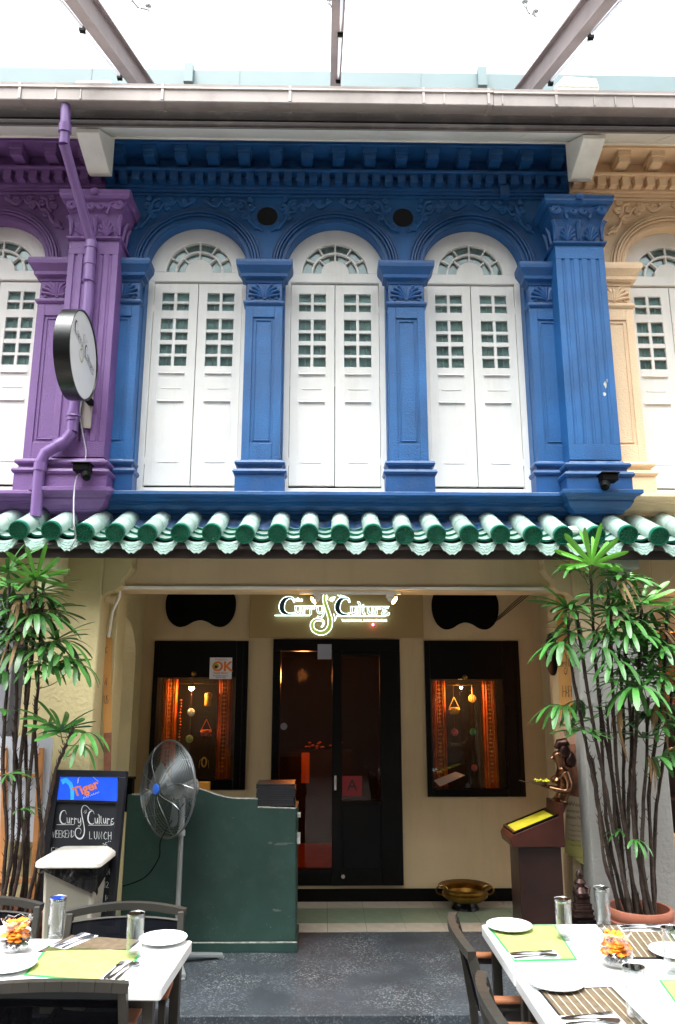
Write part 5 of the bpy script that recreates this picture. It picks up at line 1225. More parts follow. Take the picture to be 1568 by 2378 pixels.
for q in ((205,655),(172,968)):
    p=PY(q[0],q[1],4.925); part('clamp',B().tube([(p.x+.045*cos(a*PI/8),p.y+.045*sin(a*PI/8),p.z+.0) for a in range(17)],.006,6).box(p.x-.008,p.x+.008,p.y+.04,4.968,p.z-.008,p.z+.008),M_pipe,dp)
# round sign
sg=thing('round_projecting_sign','round white faced projecting sign with black rim hanging from the purple pier','sign',(-1.62,4.60,3.78))
cx,cy,cz=-1.55,4.585,3.78; rs_=.288
b=B().lathe([(.0,-.10),(rs_,-.10),(rs_,0),(rs_-.008,.0),(rs_-.010,-.012),(0,-.012)],(cx,cy,cz),56,'x'); part('drum',b,M_drum,sg,smooth=True)
b=B().lathe([(0,-.008),(rs_-.012,-.008),(rs_-.012,-.0115)],(cx,cy,cz),56,'x'); part('sign_face',b,M_signface,sg,smooth=False)
fr=lambda u,v,d:(cx-.005+d,cy+(u-778)*.00041,cz+.055-(v-360)*.00052-(u-778)*.00012)
b=B()
for p in L['C']: ribbon(b,spline([(x,y,w_*.7) for x,y,w_ in p],3),fr)
for p in L['s']: ribbon(b,[(x,y,9) for x,y,_ in p],fr)
for p in L['bar']+L['x']: ribbon(b,[(x,y,5) for x,y,_ in p],fr)
part('sign_lettering',b,M_ink,sg)
b=B(); ribbon(b,spline([(x,y,w_*.6) for x,y,w_ in L['S'][0]],3),lambda u,v,d:fr(u,v,.0006)); part('sign_swirl',b,M_swirl,sg)
b=B().box(cx-.07,cx-.04,cy+rs_*.93,4.968,cz+.10,cz+.14); b.box(cx-.07,cx-.04,cy+rs_*.9,4.968,cz-.20,cz-.16)
part('arm',b,M_blackm,sg); p=PY(209,925,4.96); part('wall_plate',B().box(cx-.115,cx-.045,4.955,4.9695,cz-.36,cz+.20),M_gutter,sg,bevel=.002)
# cable
P_=[PY(*q) for q in ((190,930,4.86),(186,968,4.93),(195,1020,4.95),(200,1052,4.95),(193,1085,4.92),(178,1110,4.86),(172,1150,4.82),(172,1215,4.68),(176,1245,4.72),(170,1262,4.73),(160,1275,4.78),(140,1282,4.87))]
single('grey_cable',B().tube(spline([tuple(v) for v in P_],5),.0045,6),M_cable,'thin grey cable running from the round sign down across the awning','cable',P_[-1],smooth=True)
def flood(px,py,D,sgn,lab):
    p=PY(px,py,D); t=thing('floodlight',lab,'floodlight',p,group='black floodlights at the foot of the piers')
    part('lamp_body',B().box(p.x-.062,p.x+.062,D-.06,D+.05,p.z+.012,p.z+.022).box(p.x-.052,p.x+.052,D-.05,D+.04,p.z-.035,p.z+.0118),M_blackm,t,bevel=.008)
    part('spot_head',B().tube([(p.x+sgn*.02,D,p.z-.035),(p.x+sgn*.035,D-.03,p.z-.06),(p.x+sgn*.045,D-.05,p.z-.085)],[.024,.034,.026],12),M_blackm,t,smooth=True)
    part('bracket',B().box(p.x-.012,p.x+.012,D+.04,D+.10,p.z-.03,p.z-.005),M_blackm,t)
flood(193,1085,4.85,1,'black floodlight at the foot of the purple pier, cable passing over it')
flood(1412,1108,4.85,-1,'black floodlight at the foot of the blue fluted pier')
p=PY(1328,1232,4.80); b=B()
b.lathe([(0,.03),(.03,.022),(.045,0),(.04,-.02),(0,-.03)],p,9); single('white_bag',b,M_napkin,'small crumpled white litter caught between the awning tiles above the right palm','litter',p,smooth=True)
# ------------------------------------------------------------------ lectern
lc_=thing('menu_lectern','dark red wooden lectern with slanted top holding a yellow menu, left of the right palm','lectern',(1.38,5.3,0))
b=B().box(1.208,1.475,5.10,5.34,0,.742); part('body',b,M_wood,lc_,bevel=.004)
P=[(1.165,.745),(1.155,.79),(1.17,.815),(1.465,.925),(1.47,1.0),(1.495,1.0),(1.495,.745)]
part('slanted_top',B().prism(P,fxz(5.07),0,.29),M_wood2,lc_,bevel=.004)
sl3=(.925-.815)/.295
def LT(x,y,h): return (x,y,.815+(x-1.17)*sl3+h)
b=B(); 
for xa,xb,ya,yb in ((1.175,1.46,5.075,5.088),(1.175,1.46,5.342,5.355),(1.175,1.19,5.088,5.342),(1.445,1.46,5.088,5.342)):
    b.add([LT(xa,ya,.0005),LT(xb,ya,.0005),LT(xb,yb,.0005),LT(xa,yb,.0005),LT(xa,ya,.016),LT(xb,ya,.016),LT(xb,yb,.016),LT(xa,yb,.016)],[(0,1,2,3),(4,5,6,7),(0,1,5,4),(1,2,6,5),(2,3,7,6),(3,0,4,7)])
part('menu_frame',b,M_black,lc_)
b=B(); b.add([LT(1.192,5.09,.006),LT(1.443,5.09,.006),LT(1.443,5.34,.006),LT(1.192,5.34,.006),LT(1.192,5.09,.001),LT(1.443,5.09,.001),LT(1.443,5.34,.001),LT(1.192,5.34,.001)],[(0,1,2,3),(0,1,5,4),(3,0,4,7),(4,5,6,7)]); single('yellow_menu_card',b,M_yellowp,'bright yellow menu card framed on the slanted lectern top','menu',LT(1.3,5.2,0))
# ------------------------------------------------------------------ statue (skinned figure)
def skin(name,V_,E_,Rr,m,parent,sub=2):
    me=bpy.data.meshes.new(name); me.from_pydata([tuple(v) for v in V_],E_,[]); o=bpy.data.objects.new(name,me); COL.objects.link(o)
    md=o.modifiers.new('skin','SKIN'); sv=me.skin_vertices[0].data
    for i,r_ in enumerate(Rr): sv[i].radius=(r_,r_) if not isinstance(r_,tuple) else r_
    sv[0].use_root=True
    ss=o.modifiers.new('sub','SUBSURF'); ss.levels=sub; ss.render_levels=sub
    dg=bpy.context.evaluated_depsgraph_get(); dg.update(); nm=bpy.data.meshes.new_from_object(o.evaluated_get(dg)); bpy.data.objects.remove(o)
    nm.name=name; nm.materials.clear(); nm.materials.append(m)
    off=wloc(parent)
    for v in nm.vertices: v.co-=off
    nm.polygons.foreach_set('use_smooth',[True]*len(nm.polygons)); return link(name,nm,parent)
SX,SY=1.548,5.20
st=thing('bronze_statue','small polished bronze statue of a woman holding a flower plate behind the lectern','statue',(SX,SY,.80))
o=lambda x,y,z:Vector((SX+x,SY+y,z))
Vb=[o(-.015,0,1.035),o(-.0,0,1.07),o(-.005,0,1.125),o(-.012,0,1.165),o(-.018,0,1.20),o(-.022,0,1.235),o(-.030,0,1.275),o(-.028,0,1.31),
    o(-.0,-.058,1.168),o(.012,-.078,1.11),o(-.005,-.08,1.065),o(-.07,-.06,1.075),o(-.115,-.035,1.09),
    o(-.0,.058,1.168),o(.012,.078,1.11),o(-.005,.08,1.065),o(-.07,.06,1.075),o(-.115,.035,1.09),
    o(-.03,0,1.0),o(-.04,0,.955),o(-.06,0,.90)]
Eb=[(0,1),(1,2),(2,3),(3,4),(4,5),(5,6),(6,7),(3,8),(8,9),(9,10),(10,11),(11,12),(3,13),(13,14),(14,15),(15,16),(16,17),(0,18),(18,19),(19,20)]
Rb=[.040,.042,.052,.050,.022,.022,.044,.034,.028,.024,.020,.017,.010,.028,.024,.020,.017,.010,.048,.040,.034]
skin('body',Vb,Eb,Rb,M_bronze,st)
b=B()
for s in (-1,1): b.lathe([(0,.026),(.02,.018),(.028,0),(.02,-.018),(0,-.026)],o(-.052,s*.025,1.128),12)
part('bust',b,M_bronze,st,smooth=True)
b=B().lathe([(0,.045),(.03,.034),(.044,.0),(.034,-.034),(0,-.044)],o(.014,0,1.305),14); b.lathe([(0,.06),(.026,.045),(.042,.0),(.03,-.036),(0,-.05)],o(.05,0,1.25),12); b.tube([o(-.045,0,1.325),o(-.02,0,1.352),o(.03,0,1.362),(SX+.05,SY,1.345)],[.010,.03,.028,.008],8)
part('hair_bun',b,M_bronze2,st,smooth=True)
b=B().tube([o(-.060,0,1.275),o(-.068,0,1.262),o(-.060,0,1.255)],[.005,.008,.004],6); 
for s in (-1,1): b.lathe([(0,.006),(.005,0),(0,-.006)],o(-.056,s*.014,1.282),6)
b.tube([o(-.058,-.008,1.244),o(-.060,0,1.243),o(-.058,.008,1.244)],.003,5)
part('face_features',b,M_bronze,st,smooth=True)
for s in (-1,1):
    for k in range(5):
        a=(k-2)*.3; bb=B().tube([o(-.115,s*.035,1.09),o(-.135-.004*abs(k-2),s*(.03+.012*a*2),1.088),o(-.152+.006*abs(k-2),s*(.022+.02*a),1.094)],[.006,.005,.003],5) if k<4 else B().tube([o(-.105,s*.035,1.09),o(-.115,s*.052,1.098),o(-.125,s*.055,1.104)],[.006,.005,.003],5)
        part('finger',bb,M_bronze,st,smooth=True)
b=B(); n=14
rim=[(SX-.17+.10*cos(2*PI*i/n)*(1.25 if cos(2*PI*i/n)<0 else .7),SY+.055*sin(2*PI*i/n),1.112+(.014 if cos(2*PI*i/n)<-.9 else 0)) for i in range(n)]
b.add(rim+[(SX-.155,SY,1.095)],[(i,(i+1)%n,n) for i in range(n)]); fp_=thing('offering_plate','pointed silver leaf plate with yellow flowers held by the bronze statue','plate',(SX-.155,SY,1.095)); part('plate',b,M_steel,fp_,smooth=True)
b=B()
for k in range(14): b.lathe([(0,.010),(.013,0),(0,-.006)],(SX-.15+random.uniform(-.04,.045),SY+random.uniform(-.035,.035),1.118+random.uniform(0,.012)),6)
part('petals',b,M_yellowp,fp_,kind='stuff')
# pedestal with small figure
pd=thing('black_pedestal','black pedestal box standing behind the lectern','pedestal',(1.64,5.03,0))
pd.location=(1.562,5.02,0)
part('box',B().box(1.505,1.62,4.965,5.065,0,.36),M_black,pd,bevel=.004)
tg=thing('carved_tower_ornament','small dark carved stepped tower with seated figure on the black pedestal','ornament',(1.63,5.03,.36))
b=B(); z=.362
for w_,h in ((.06,.016),(.054,.016),(.06,.012),(.05,.022),(.052,.010),(.042,.03),(.045,.01)): b.box(1.562-w_,1.562+w_,5.03-w_*.6,5.03+w_*.6,z,z+h); z+=h+.0005
part('stepped_base',b,M_bronzed,tg,bevel=.003)
b=B().lathe([(.045,0),(.05,.02),(.03,.05),(.036,.075),(.018,.095),(.024,.115),(.018,.135),(0,.15)],(1.557,5.03,z),12)
for s in (-1,1): b.tube([(1.557,5.03,z+.07),(1.557+s*.045,5.0,z+.045),(1.557+s*.03,4.985,z+.015)],[.012,.012,.008],6)
part('seated_figure',b,M_bronzed,tg,smooth=True)
# ------------------------------------------------------------------ brass urli bowl
p=PZ(1077,2092,0); ur=thing('brass_bowl','wide round brass bowl with two ring handles on the floor under the right display window','bowl',(1.13,6.60,.03))
c=(1.125,6.63,.05)
b=B().lathe([(r_*1.08,h_*.78) for r_,h_ in [(0,.0),(.08,.002),(.13,.02),(.165,.055),(.17,.085),(.158,.10),(.16,.125),(.195,.145),(.20,.152),(.193,.155),(.15,.13),(.148,.10),(.155,.08),(.13,.03),(0,.012)]],c,40); part('bowl_body',b,M_brass,ur,smooth=True)
for s in (-1,1):
    part('ring_handle',B().tube([(c[0]+s*(.185+.045*sin(a)),c[1],c[2]+.085+.034*cos(a)) for a in [i*PI/9 for i in range(18)]],.007,6,closed=True),M_brass,ur,smooth=True)
b=B().lathe([(.11,-.05),(.09,-.02),(.085,.0),(.09,.004)],(c[0],c[1],.052),20); part('stand_ring',b,M_black,ur)
# ================================================================== TABLES
TZ=.63
def rbox(b,x0,x1,y0,y1,z0,z1,r_=.012):
    P=rrect((x0+x1)/2,(y0+y1)/2,x1-x0,y1-y0,r_,4); loft(b,[(P,z0),(P,z1)])
def make_table(lab,c,w_,d_,rz=0):
    t=thing('dining_table',lab,'table',(c[0],c[1],Z0),rz,'white topped dining tables on the street'); h=TZ-Z0
    b=B(); rbox(b,-w_/2,w_/2,-d_/2,d_/2,h-.045,h,.016); part('tabletop',b,M_tablew,t,bevel=.005,local=True)
    b=B(); 
    for s in (-1,1): b.box(-w_/2+.05,w_/2-.05,s*(d_/2-.06)-.012,s*(d_/2-.06)+.012,h-.085,h-.046)
    for s in (-1,1): b.box(s*(w_/2-.06)-.012,s*(w_/2-.06)+.012,-d_/2+.07,d_/2-.07,h-.085,h-.046)
    part('apron',b,M_chair,t,local=True)
    for sx in (-1,1):
        for sy in (-1,1): part('leg',B().box(sx*(w_/2-.055)-.02,sx*(w_/2-.055)+.02,sy*(d_/2-.055)-.02,sy*(d_/2-.055)+.02,0,h-.046),M_chair,t,bevel=.003,local=True)
    return t
make_table('white dining table at the left with a green and a dark mat',(-1.0,3.437),.83,.55,R(-2.5))
make_table('white dining table at the far left edge, mostly outside the picture',(-1.86,3.47),.83,.55,R(-2.5))
make_table('farther white dining table at the right, with green and striped brown mats',(1.15,3.583),.835,.645)
make_table('nearer white dining table at the bottom right, pushed against the farther one',(1.15,2.932),.835,.645)
# ================================================================== CHAIRS
def make_chair(lab,loc,rz,gap=.74):
    """faces +Y, back towards -Y"""
    t=thing('dining_chair',lab,'chair',(loc[0],loc[1],Z0),rz,'black sling chairs at the street tables')
    W_,D_=.265,.24
    for s in (-1,1):
        b=B(); pts=[(s*W_,-D_+.02,0),(s*W_,-D_,.40),(s*W_,-D_-.035,.62),(s*(W_-.004),-D_-.075,.775)]
        for a,e in zip(pts[:-1],pts[1:]): b.bar(a,e,.030,.038,(0,1,0))
        part('back_post',b,M_chair,t,bevel=.003,local=True)
        part('leg',B().bar((s*W_,D_,0),(s*W_,D_,.60),.028,.034,(0,1,0)),M_chair,t,bevel=.003,local=True)
        part('armrest_support',B().box(s*W_-.014,s*W_+.014,-D_-.01,D_+.017,.575,.5995),M_chair,t,local=True)
        part('armrest',B().box(s*W_-.025,s*W_+.025,-D_-.005,D_+.03,.60,.617),M_armwood,t,bevel=.006,local=True)
        part('side_rail',B().box(s*W_-.012,s*W_+.012,-D_+.02,D_-.018,.38,.41),M_chair,t,local=True)
    b=B(); n=10; P=[]
    for i in range(n+1):
        x=-W_-.015+(2*W_+.03)*i/n; q=1-(x/W_)**2
        P.append(Vector((x,-D_-.078-.035*q,.775+.022*q)))
    for a,e in zip(P[:-1],P[1:]): b.bar(a,e,.036,.032,(0,0,1))
    part('top_rail',b,M_chair,t,local=True)
    b=B(); n=10; m=8; vs=[]
    for j in range(m+1):
        z=.43+(gap-.43)*j/m; 
        for i in range(n+1):
            x=-W_+.014+(2*W_-.028)*i/n; q=1-(x/W_)**2; y=-D_-.0-(z-.40)/.375*.075-.035*q*(j/m)+.012; vs.append((x,y,z+.012*q*(j/m)))
    b.add(vs,[(j*(n+1)+i,j*(n+1)+i+1,(j+1)*(n+1)+i+1,(j+1)*(n+1)+i) for j in range(m) for i in range(n)]); part('sling_back',b,M_slingm,t,smooth=True,local=True)
    b=B(); b.tube([vs[m*(n+1)+i] for i in range(n+1)],.006,6); part('sling_hem',b,M_chair,t,local=True)
    b=B(); vs=[]
    for j in range(7):
        for i in range(9): x=-W_+.014+(2*W_-.028)*i/8; y=-D_+.02+(2*D_-.03)*j/6; vs.append((x,y,.405-.02*(1-(x/W_)**2)))
    b.add(vs,[(j*9+i,j*9+i+1,(j+1)*9+i+1,(j+1)*9+i) for j in range(6) for i in range(8)]); part('sling_seat',b,M_sling,t,smooth=True,local=True)
    part('front_rail',B().box(-W_+.014,W_-.014,D_-.012,D_+.012,.37,.40),M_chair,t,local=True)
    return t
def at_back(px,py,z): return PZ(px,py,z)
# chair whose back rail is centred on a picture point at rail height; the seat lies 0.30 m in front of the rail
def chair_at(lab,px,py,rz,ztop=.677,gap=.74):
    p=PZ(px,py,ztop); f=Vector((-sin(rz),cos(rz),0)); return make_chair(lab,(p.x+f.x*.335,p.y+f.y*.335),rz,gap)
chair_at('black sling chair behind the left table, facing the viewer, its whole back frame showing',296,2105,R(183))
chair_at('black chair at the left edge behind the far left table, beside the terracotta pot',-30,2092,R(180))
chair_at('black chair in the left foreground seen from behind, covering the corner of the picture',112,2274,R(2),.69,.785)
chair_at('black chair with curved grey back beside the right tables, the farther of the two',1062,2155,R(-92))
chair_at('black chair with curved grey back beside the right tables, the nearer of the two',1137,2316,R(-92))
# ================================================================== TABLE SETTINGS
def mat_poly(q,name,m,lab,edge,stripes=None):
    P=[PZ(x,y,TZ) for x,y in q]; c=sum(P,Vector())/4
    t=thing('placemat',lab,'placemat',(c.x,c.y,TZ),0,'woven placemats on the white tables')
    def bil(u,v): return P[0]*(1-u)*(1-v)+P[1]*u*(1-v)+P[2]*u*v+P[3]*(1-u)*v
    def quad(b,u0,u1,v0,v1,z0,z1):
        cs=[bil(u0,v0),bil(u1,v0),bil(u1,v1),bil(u0,v1)]; b.add([(p.x,p.y,TZ+z0) for p in cs]+[(p.x,p.y,TZ+z1) for p in cs],[(3,2,1,0),(4,5,6,7),(0,1,5,4),(1,2,6,5),(2,3,7,6),(3,0,4,7)])
    b=B(); quad(b,0,1,0,1,.0003,.002); part('border',b,edge,t)
    b=B(); n=46
    for i in range(n):
        a=.03+.94*i/n; e=a+.94/n*.8
        if stripes=='u': quad(b,a,e,.04,.96,.002,.0034)
        else: quad(b,.03,.97,a,e,.002,.0034)
    part('woven_reed',b,m,t,kind='stuff')
    if edge is M_matdark:
        b=B()
        for i in range(9):
            a=.08+.84*i/8
            if stripes=='u': quad(b,a,a+.012,.04,.96,.0034,.0042)
            else: quad(b,.03,.97,a,a+.012,.0034,.0042)
        if stripes=='u': part('pale_stripe',b,M_stripe,t,kind='stuff')
mat_poly([(165,2172),(328,2184),(300,2207),(86,2212)],'m',M_matbrown,'plain brown woven placemat at the back of the left table',M_matdark)
mat_poly([(112,2196),(331,2210),(283,2286),(55,2266)],'m',M_matgreen,'yellow green woven placemat at the front of the left table',M_greenedge)
mat_poly([(1130,2148),(1290,2149),(1342,2231),(1195,2234)],'m',M_matgreen,'lime green woven placemat at the far left corner of the right table',M_greenedge,'u')
mat_poly([(1384,2146),(1545,2150),(1600,2228),(1450,2228)],'m',M_matbrown,'brown striped placemat at the far right of the right table',M_matdark,'u')
mat_poly([(1250,2300),(1420,2292),(1512,2385),(1330,2400)],'m',M_matbrown,'brown striped placemat at the bottom right under a white plate',M_matdark,'u')
mat_poly([(1530,2277),(1690,2277),(1740,2360),(1590,2360)],'m',M_matgreen,'lime green placemat cut off by the right edge of the picture',M_greenedge,'u')
def plate(px,py,lab,r_=.104):
    r_=.104
    p=PZ(px,py,TZ+.012); b=B().lathe([(0,.0),(r_*.55,0),(r_*.60,.003),(r_*.98,.014),(r_,.018),(r_*.985,.020),(r_*.60,.007),(r_*.52,.004),(0,.0035)],(0,0,0),40)
    me=b.mesh('plate',M_ceramic,smooth=True); o=link('side_plate',me,None,(p.x,p.y,TZ+.0035)); tag(o,lab,'plate','white side plates')
plate(22,2243,'white side plate at the left edge, nearest to the candle bowl',.10); plate(14,2170,'white side plate at the far left edge behind the candle bowl',.09); plate(379,2182,'white side plate at the right end of the left table'); plate(1183,2152,'white side plate on the lime mat at the corner of the right table'); plate(1291,2283,'large white plate on the brown mat near the bottom right',.10); plate(1568,2212,'white side plate at the right edge half out of the picture',.085)
def tumbler(px,py,lab,h=.125,r_=.031):
    h,r_=.163,.037
    p=PZ(px,py,TZ); b=B().lathe([(0,.0),(r_*.82,0),(r_*.86,.004),(r_,h-.003),(r_-.001,h),(r_-.004,h-.003),(r_*.76,.014),(0,.012)],(p.x,p.y,TZ+.002),28)
    t=thing('glass_tumbler',lab,'glass',(p.x,p.y,TZ+.002),0,'upturned glass tumblers'); part('glass_wall',b,M_tumbler,t,smooth=True)
    b=B().lathe([(r_*.99,h-.004),(r_+.0006,h-.001),(r_*.99,h+.001),(r_*.94,h-.001)],(p.x,p.y,TZ+.002),28); part('rim',b,M_glassrim,t,smooth=True)
    b=B().lathe([(0,h-.016),(r_*.9,h-.014),(r_*.95,h-.005),(0,h-.004)],(p.x,p.y,TZ+.0015),24); part('thick_base',b,M_glassrim,t,smooth=True)
tumbler(128,2178,'glass tumbler standing at the back left of the left table'); tumbler(311,2223,'glass tumbler near the white plate on the left table',.135,.032)
tumbler(1312,2182,'glass tumbler on the corner of the lime mat on the right table'); tumbler(1403,2150,'glass tumbler in front of the terracotta pot, at the back of the right table')
tumbler(1481,2372,'large glass tumbler in the bottom right corner, in front of the candle bowl',.135,.033); tumbler(1566,2262,'glass tumbler cut by the right edge of the picture')
def xf(o,a): 
    ca,sa=cos(a),sin(a); return lambda x,y,z:(o.x+x*ca-y*sa,o.y+x*sa+y*ca,o.z+z)
def cutlery(kind,q,a,where,z0=.006):
    """local x runs along the piece, from handle end to tip"""
    p=Vector((q.x,q.y,TZ+z0)); f=xf(p,a); b=B()
    def body(prof,zp):
        P_=[(x,y) for x,y in prof]; n=len(P_); top=[f(x,y,zp(x)+.0012) for x,y in P_]+[f(x,-y,zp(x)+.0012) for x,y in P_]; bot=[(q[0],q[1],q[2]-.0022) for q in top]
        b.add(top+bot,[(i,i+1,n+i+1,n+i) for i in range(n-1)]+[(2*n+i,3*n+i,3*n+i+1,2*n+i+1) for i in range(n-1)]+[(i,2*n+i,2*n+i+1,i+1) for i in range(n-1)]+[(n+i,n+i+1,3*n+i+1,3*n+i) for i in range(n-1)])
    hump=lambda x:.004*sin(PI*min(1,max(0,(x+.09)/.18)))
    H=[(-.095,.003),(-.09,.008),(-.07,.009),(-.03,.005),(.02,.0035)]
    if kind=='knife': body(H+[(.025,.008),(.07,.009),(.095,.004),(.10,.0005)],lambda x:.001)
    elif kind=='spoon': body(H+[(.032,.006),(.042,.015),(.06,.019),(.078,.016),(.09,.008),(.093,.001)],lambda x:hump(x)+(.003 if x>.03 else 0))
    else:
        body(H+[(.03,.006),(.04,.0125),(.055,.0125)],hump)
        for k in (-1.5,-.5,.5,1.5): b.bar(f(.054,k*.0065,hump(.054)),f(.09,k*.006,.004),.0035,.002)
    return single(kind,b,M_steel,kind+' lying on the paper napkin '+where,kind,(p.x,p.y,p.z),'cutlery on paper napkins',smooth=True)
def napkin(px,py,a,where,l=.19,w_=.085):
    p=PZ(px,py,TZ); p.z=TZ+.0035; f=xf(p,a); b=B()
    for k,(dx_,dy_,da) in enumerate(((0,0,0),(.006,-.003,.05))):
        g=xf(p,a+da); z=.0012*k
        b.add([g(-l/2+dx_,-w_/2+dy_,z),g(l/2+dx_,-w_/2+dy_,z),g(l/2+dx_+.004,w_/2+dy_,z+.002*k),g(-l/2+dx_,w_/2+dy_,z)],[(0,1,2,3)]); 
        b.add([g(-l/2+dx_,-w_/2+dy_,z-.0008),g(l/2+dx_,-w_/2+dy_,z-.0008),g(l/2+dx_+.004,w_/2+dy_,z-.0008),g(-l/2+dx_,w_/2+dy_,z-.0008)],[(0,1,2,3)])
    return single('paper_napkin',b,M_napkin,'folded white paper napkin '+where,'napkin',(p.x,p.y,p.z),'paper napkins under the cutlery')
for (px,py,a,where,a2) in ((172,2188,R(62),'at the back of the left table',0),(281,2257,R(80),'on the yellow green mat of the left table',0),(1240,2221,R(4),'on the near edge of the lime mat',0),(1490,2158,R(-6),'on the far brown striped mat at the right',0),(1372,2372,R(4),'at the bottom edge of the right table',0)):
    napkin(px,py,a,where)
    for k,kind in enumerate(('fork','knife','spoon')):
        q=PZ(px,py,TZ)+Vector((-sin(a),cos(a),0))*(.026*(1-k)); 
        cutlery(kind,q,a+random.uniform(-.10,.10)+(.12 if k==0 else 0),where)
# candle bowls with orange petals
def bowl(px,py,lab):
    p=PZ(px,py,TZ); t=thing('glass_flower_bowl',lab,'bowl',(p.x,p.y,TZ+.001),0,'glass bowls of orange petals')
    k_=1.42; prof=[(0,.0),(.022,.001),(.038,.012),(.046,.030),(.044,.046),(.034,.060),(.033,.068),(.040,.084),(.043,.090)]; prof=[(a*k_,c*k_) for a,c in prof]
    b=B(); n=32; vs=[]
    for r_,h in prof:
        for k in range(n): a=2*PI*k/n; w_=1+(.07*sin(8*a) if h>.07*k_ else 0); vs.append((p.x+r_*w_*cos(a),p.y+r_*w_*sin(a),TZ+.002+h+(.005*sin(8*a) if h>.08*k_ else 0)))
    b.add(vs,[(i*n+k,i*n+(k+1)%n,(i+1)*n+(k+1)%n,(i+1)*n+k) for i in range(len(prof)-1) for k in range(n)]); part('bowl_glass',b,M_tumbler,t,smooth=True)
    b=B().tube([(vs[(len(prof)-1)*n+k]) for k in range(n)],.0016,5,closed=True); part('fluted_rim',b,M_glassrim,t,smooth=True)
    b=B()
    for k in range(130):
        a=random.uniform(0,2*PI); z=.052+.072*random.random(); rm=.052-.012*(z>.08); r_=rm*math.sqrt(random.random()); s=.017
        b.lathe([(0,-s*.5),(s*random.uniform(.7,1.1),0),(0,s*.6)],(p.x+r_*cos(a),p.y+r_*sin(a),TZ+z),6)
    part('orange_petals',b,M_petal,t,kind='stuff',smooth=True)
    b=B()
    for k in range(40):
        a=random.uniform(0,2*PI); r_=.050*math.sqrt(random.random()); b.lathe([(0,-.008),(.010,0),(0,.008)],(p.x+r_*cos(a),p.y+r_*sin(a),TZ+.018+.026*random.random()),6)
    part('glass_pebbles',b,M_pebble,t,kind='stuff',smooth=True)
bowl(34,2213,'fluted glass bowl of orange petals at the left edge of the left table'); bowl(1433,2246,'fluted glass bowl of orange petals in the middle of the right tables')
# ================================================================== PALMS
def leaf_mesh(seed,n,L_,spread,droop,wd):
    rn=random.Random(seed); b=B()
    for k in range(n):
        a=-spread+2*spread*(k+.5)/n+rn.uniform(-.06,.06); l=L_*(1-.28*abs((k+.5)/n*2-1)**2)*rn.uniform(.88,1.05); up0=rn.uniform(.05,.35); dr=droop*rn.uniform(.7,1.3); w0=wd*rn.uniform(.85,1.1)
        N=9; rows=[]
        for i in range(N+1):
            t=i/N; s=l*t; h=s*up0-dr*l*t*t; x=s*(1-.25*dr*t)*cos(a); y=s*(1-.25*dr*t)*sin(a)
            w_=w0*(.22+1.25*t**.6*(1-t)**.30*1.15) if t<1 else w0*.30
            px_,py_=-sin(a),cos(a)
            rows.append([(x+px_*w_*q,y+py_*w_*q,h+(.16*w_ if abs(q)==1 else (-.05*w_ if q==0 else .10*w_))) for q in (-1,-.5,0,.5,1)])
        # blunt, slightly toothed tip
        vs=[p for r_ in rows for p in r_]; b.add(vs,[(i*5+j,i*5+j+1,i*5+j+6,i*5+j+5) for i in range(N) for j in range(4)])
    return b
LEAFM=[];LEAFY=[];LEAFD=[]
for i,(n,l,sp,dr,wd) in enumerate(((8,.235,2.0,.22,.0135),(9,.225,2.3,.38,.0125),(7,.25,1.8,.55,.0145),(6,.23,1.6,.80,.015),(10,.22,2.6,.28,.012),(7,.20,2.0,.48,.013),(5,.21,1.4,.65,.0145))):
    me=leaf_mesh(20+i,n,l,sp,dr,wd).mesh('leaf',M_leaf,smooth=True); LEAFM.append(me)
    if i==6: LEAFD.append(leaf_mesh(90,5,.17,1.0,1.6,.011).mesh('leaf',M_leafdead,smooth=True))
    if i in (0,4): LEAFY.append(leaf_mesh(20+i,n,l,sp,dr*.7,wd*1.05).mesh('leaf',M_leafn,smooth=True))
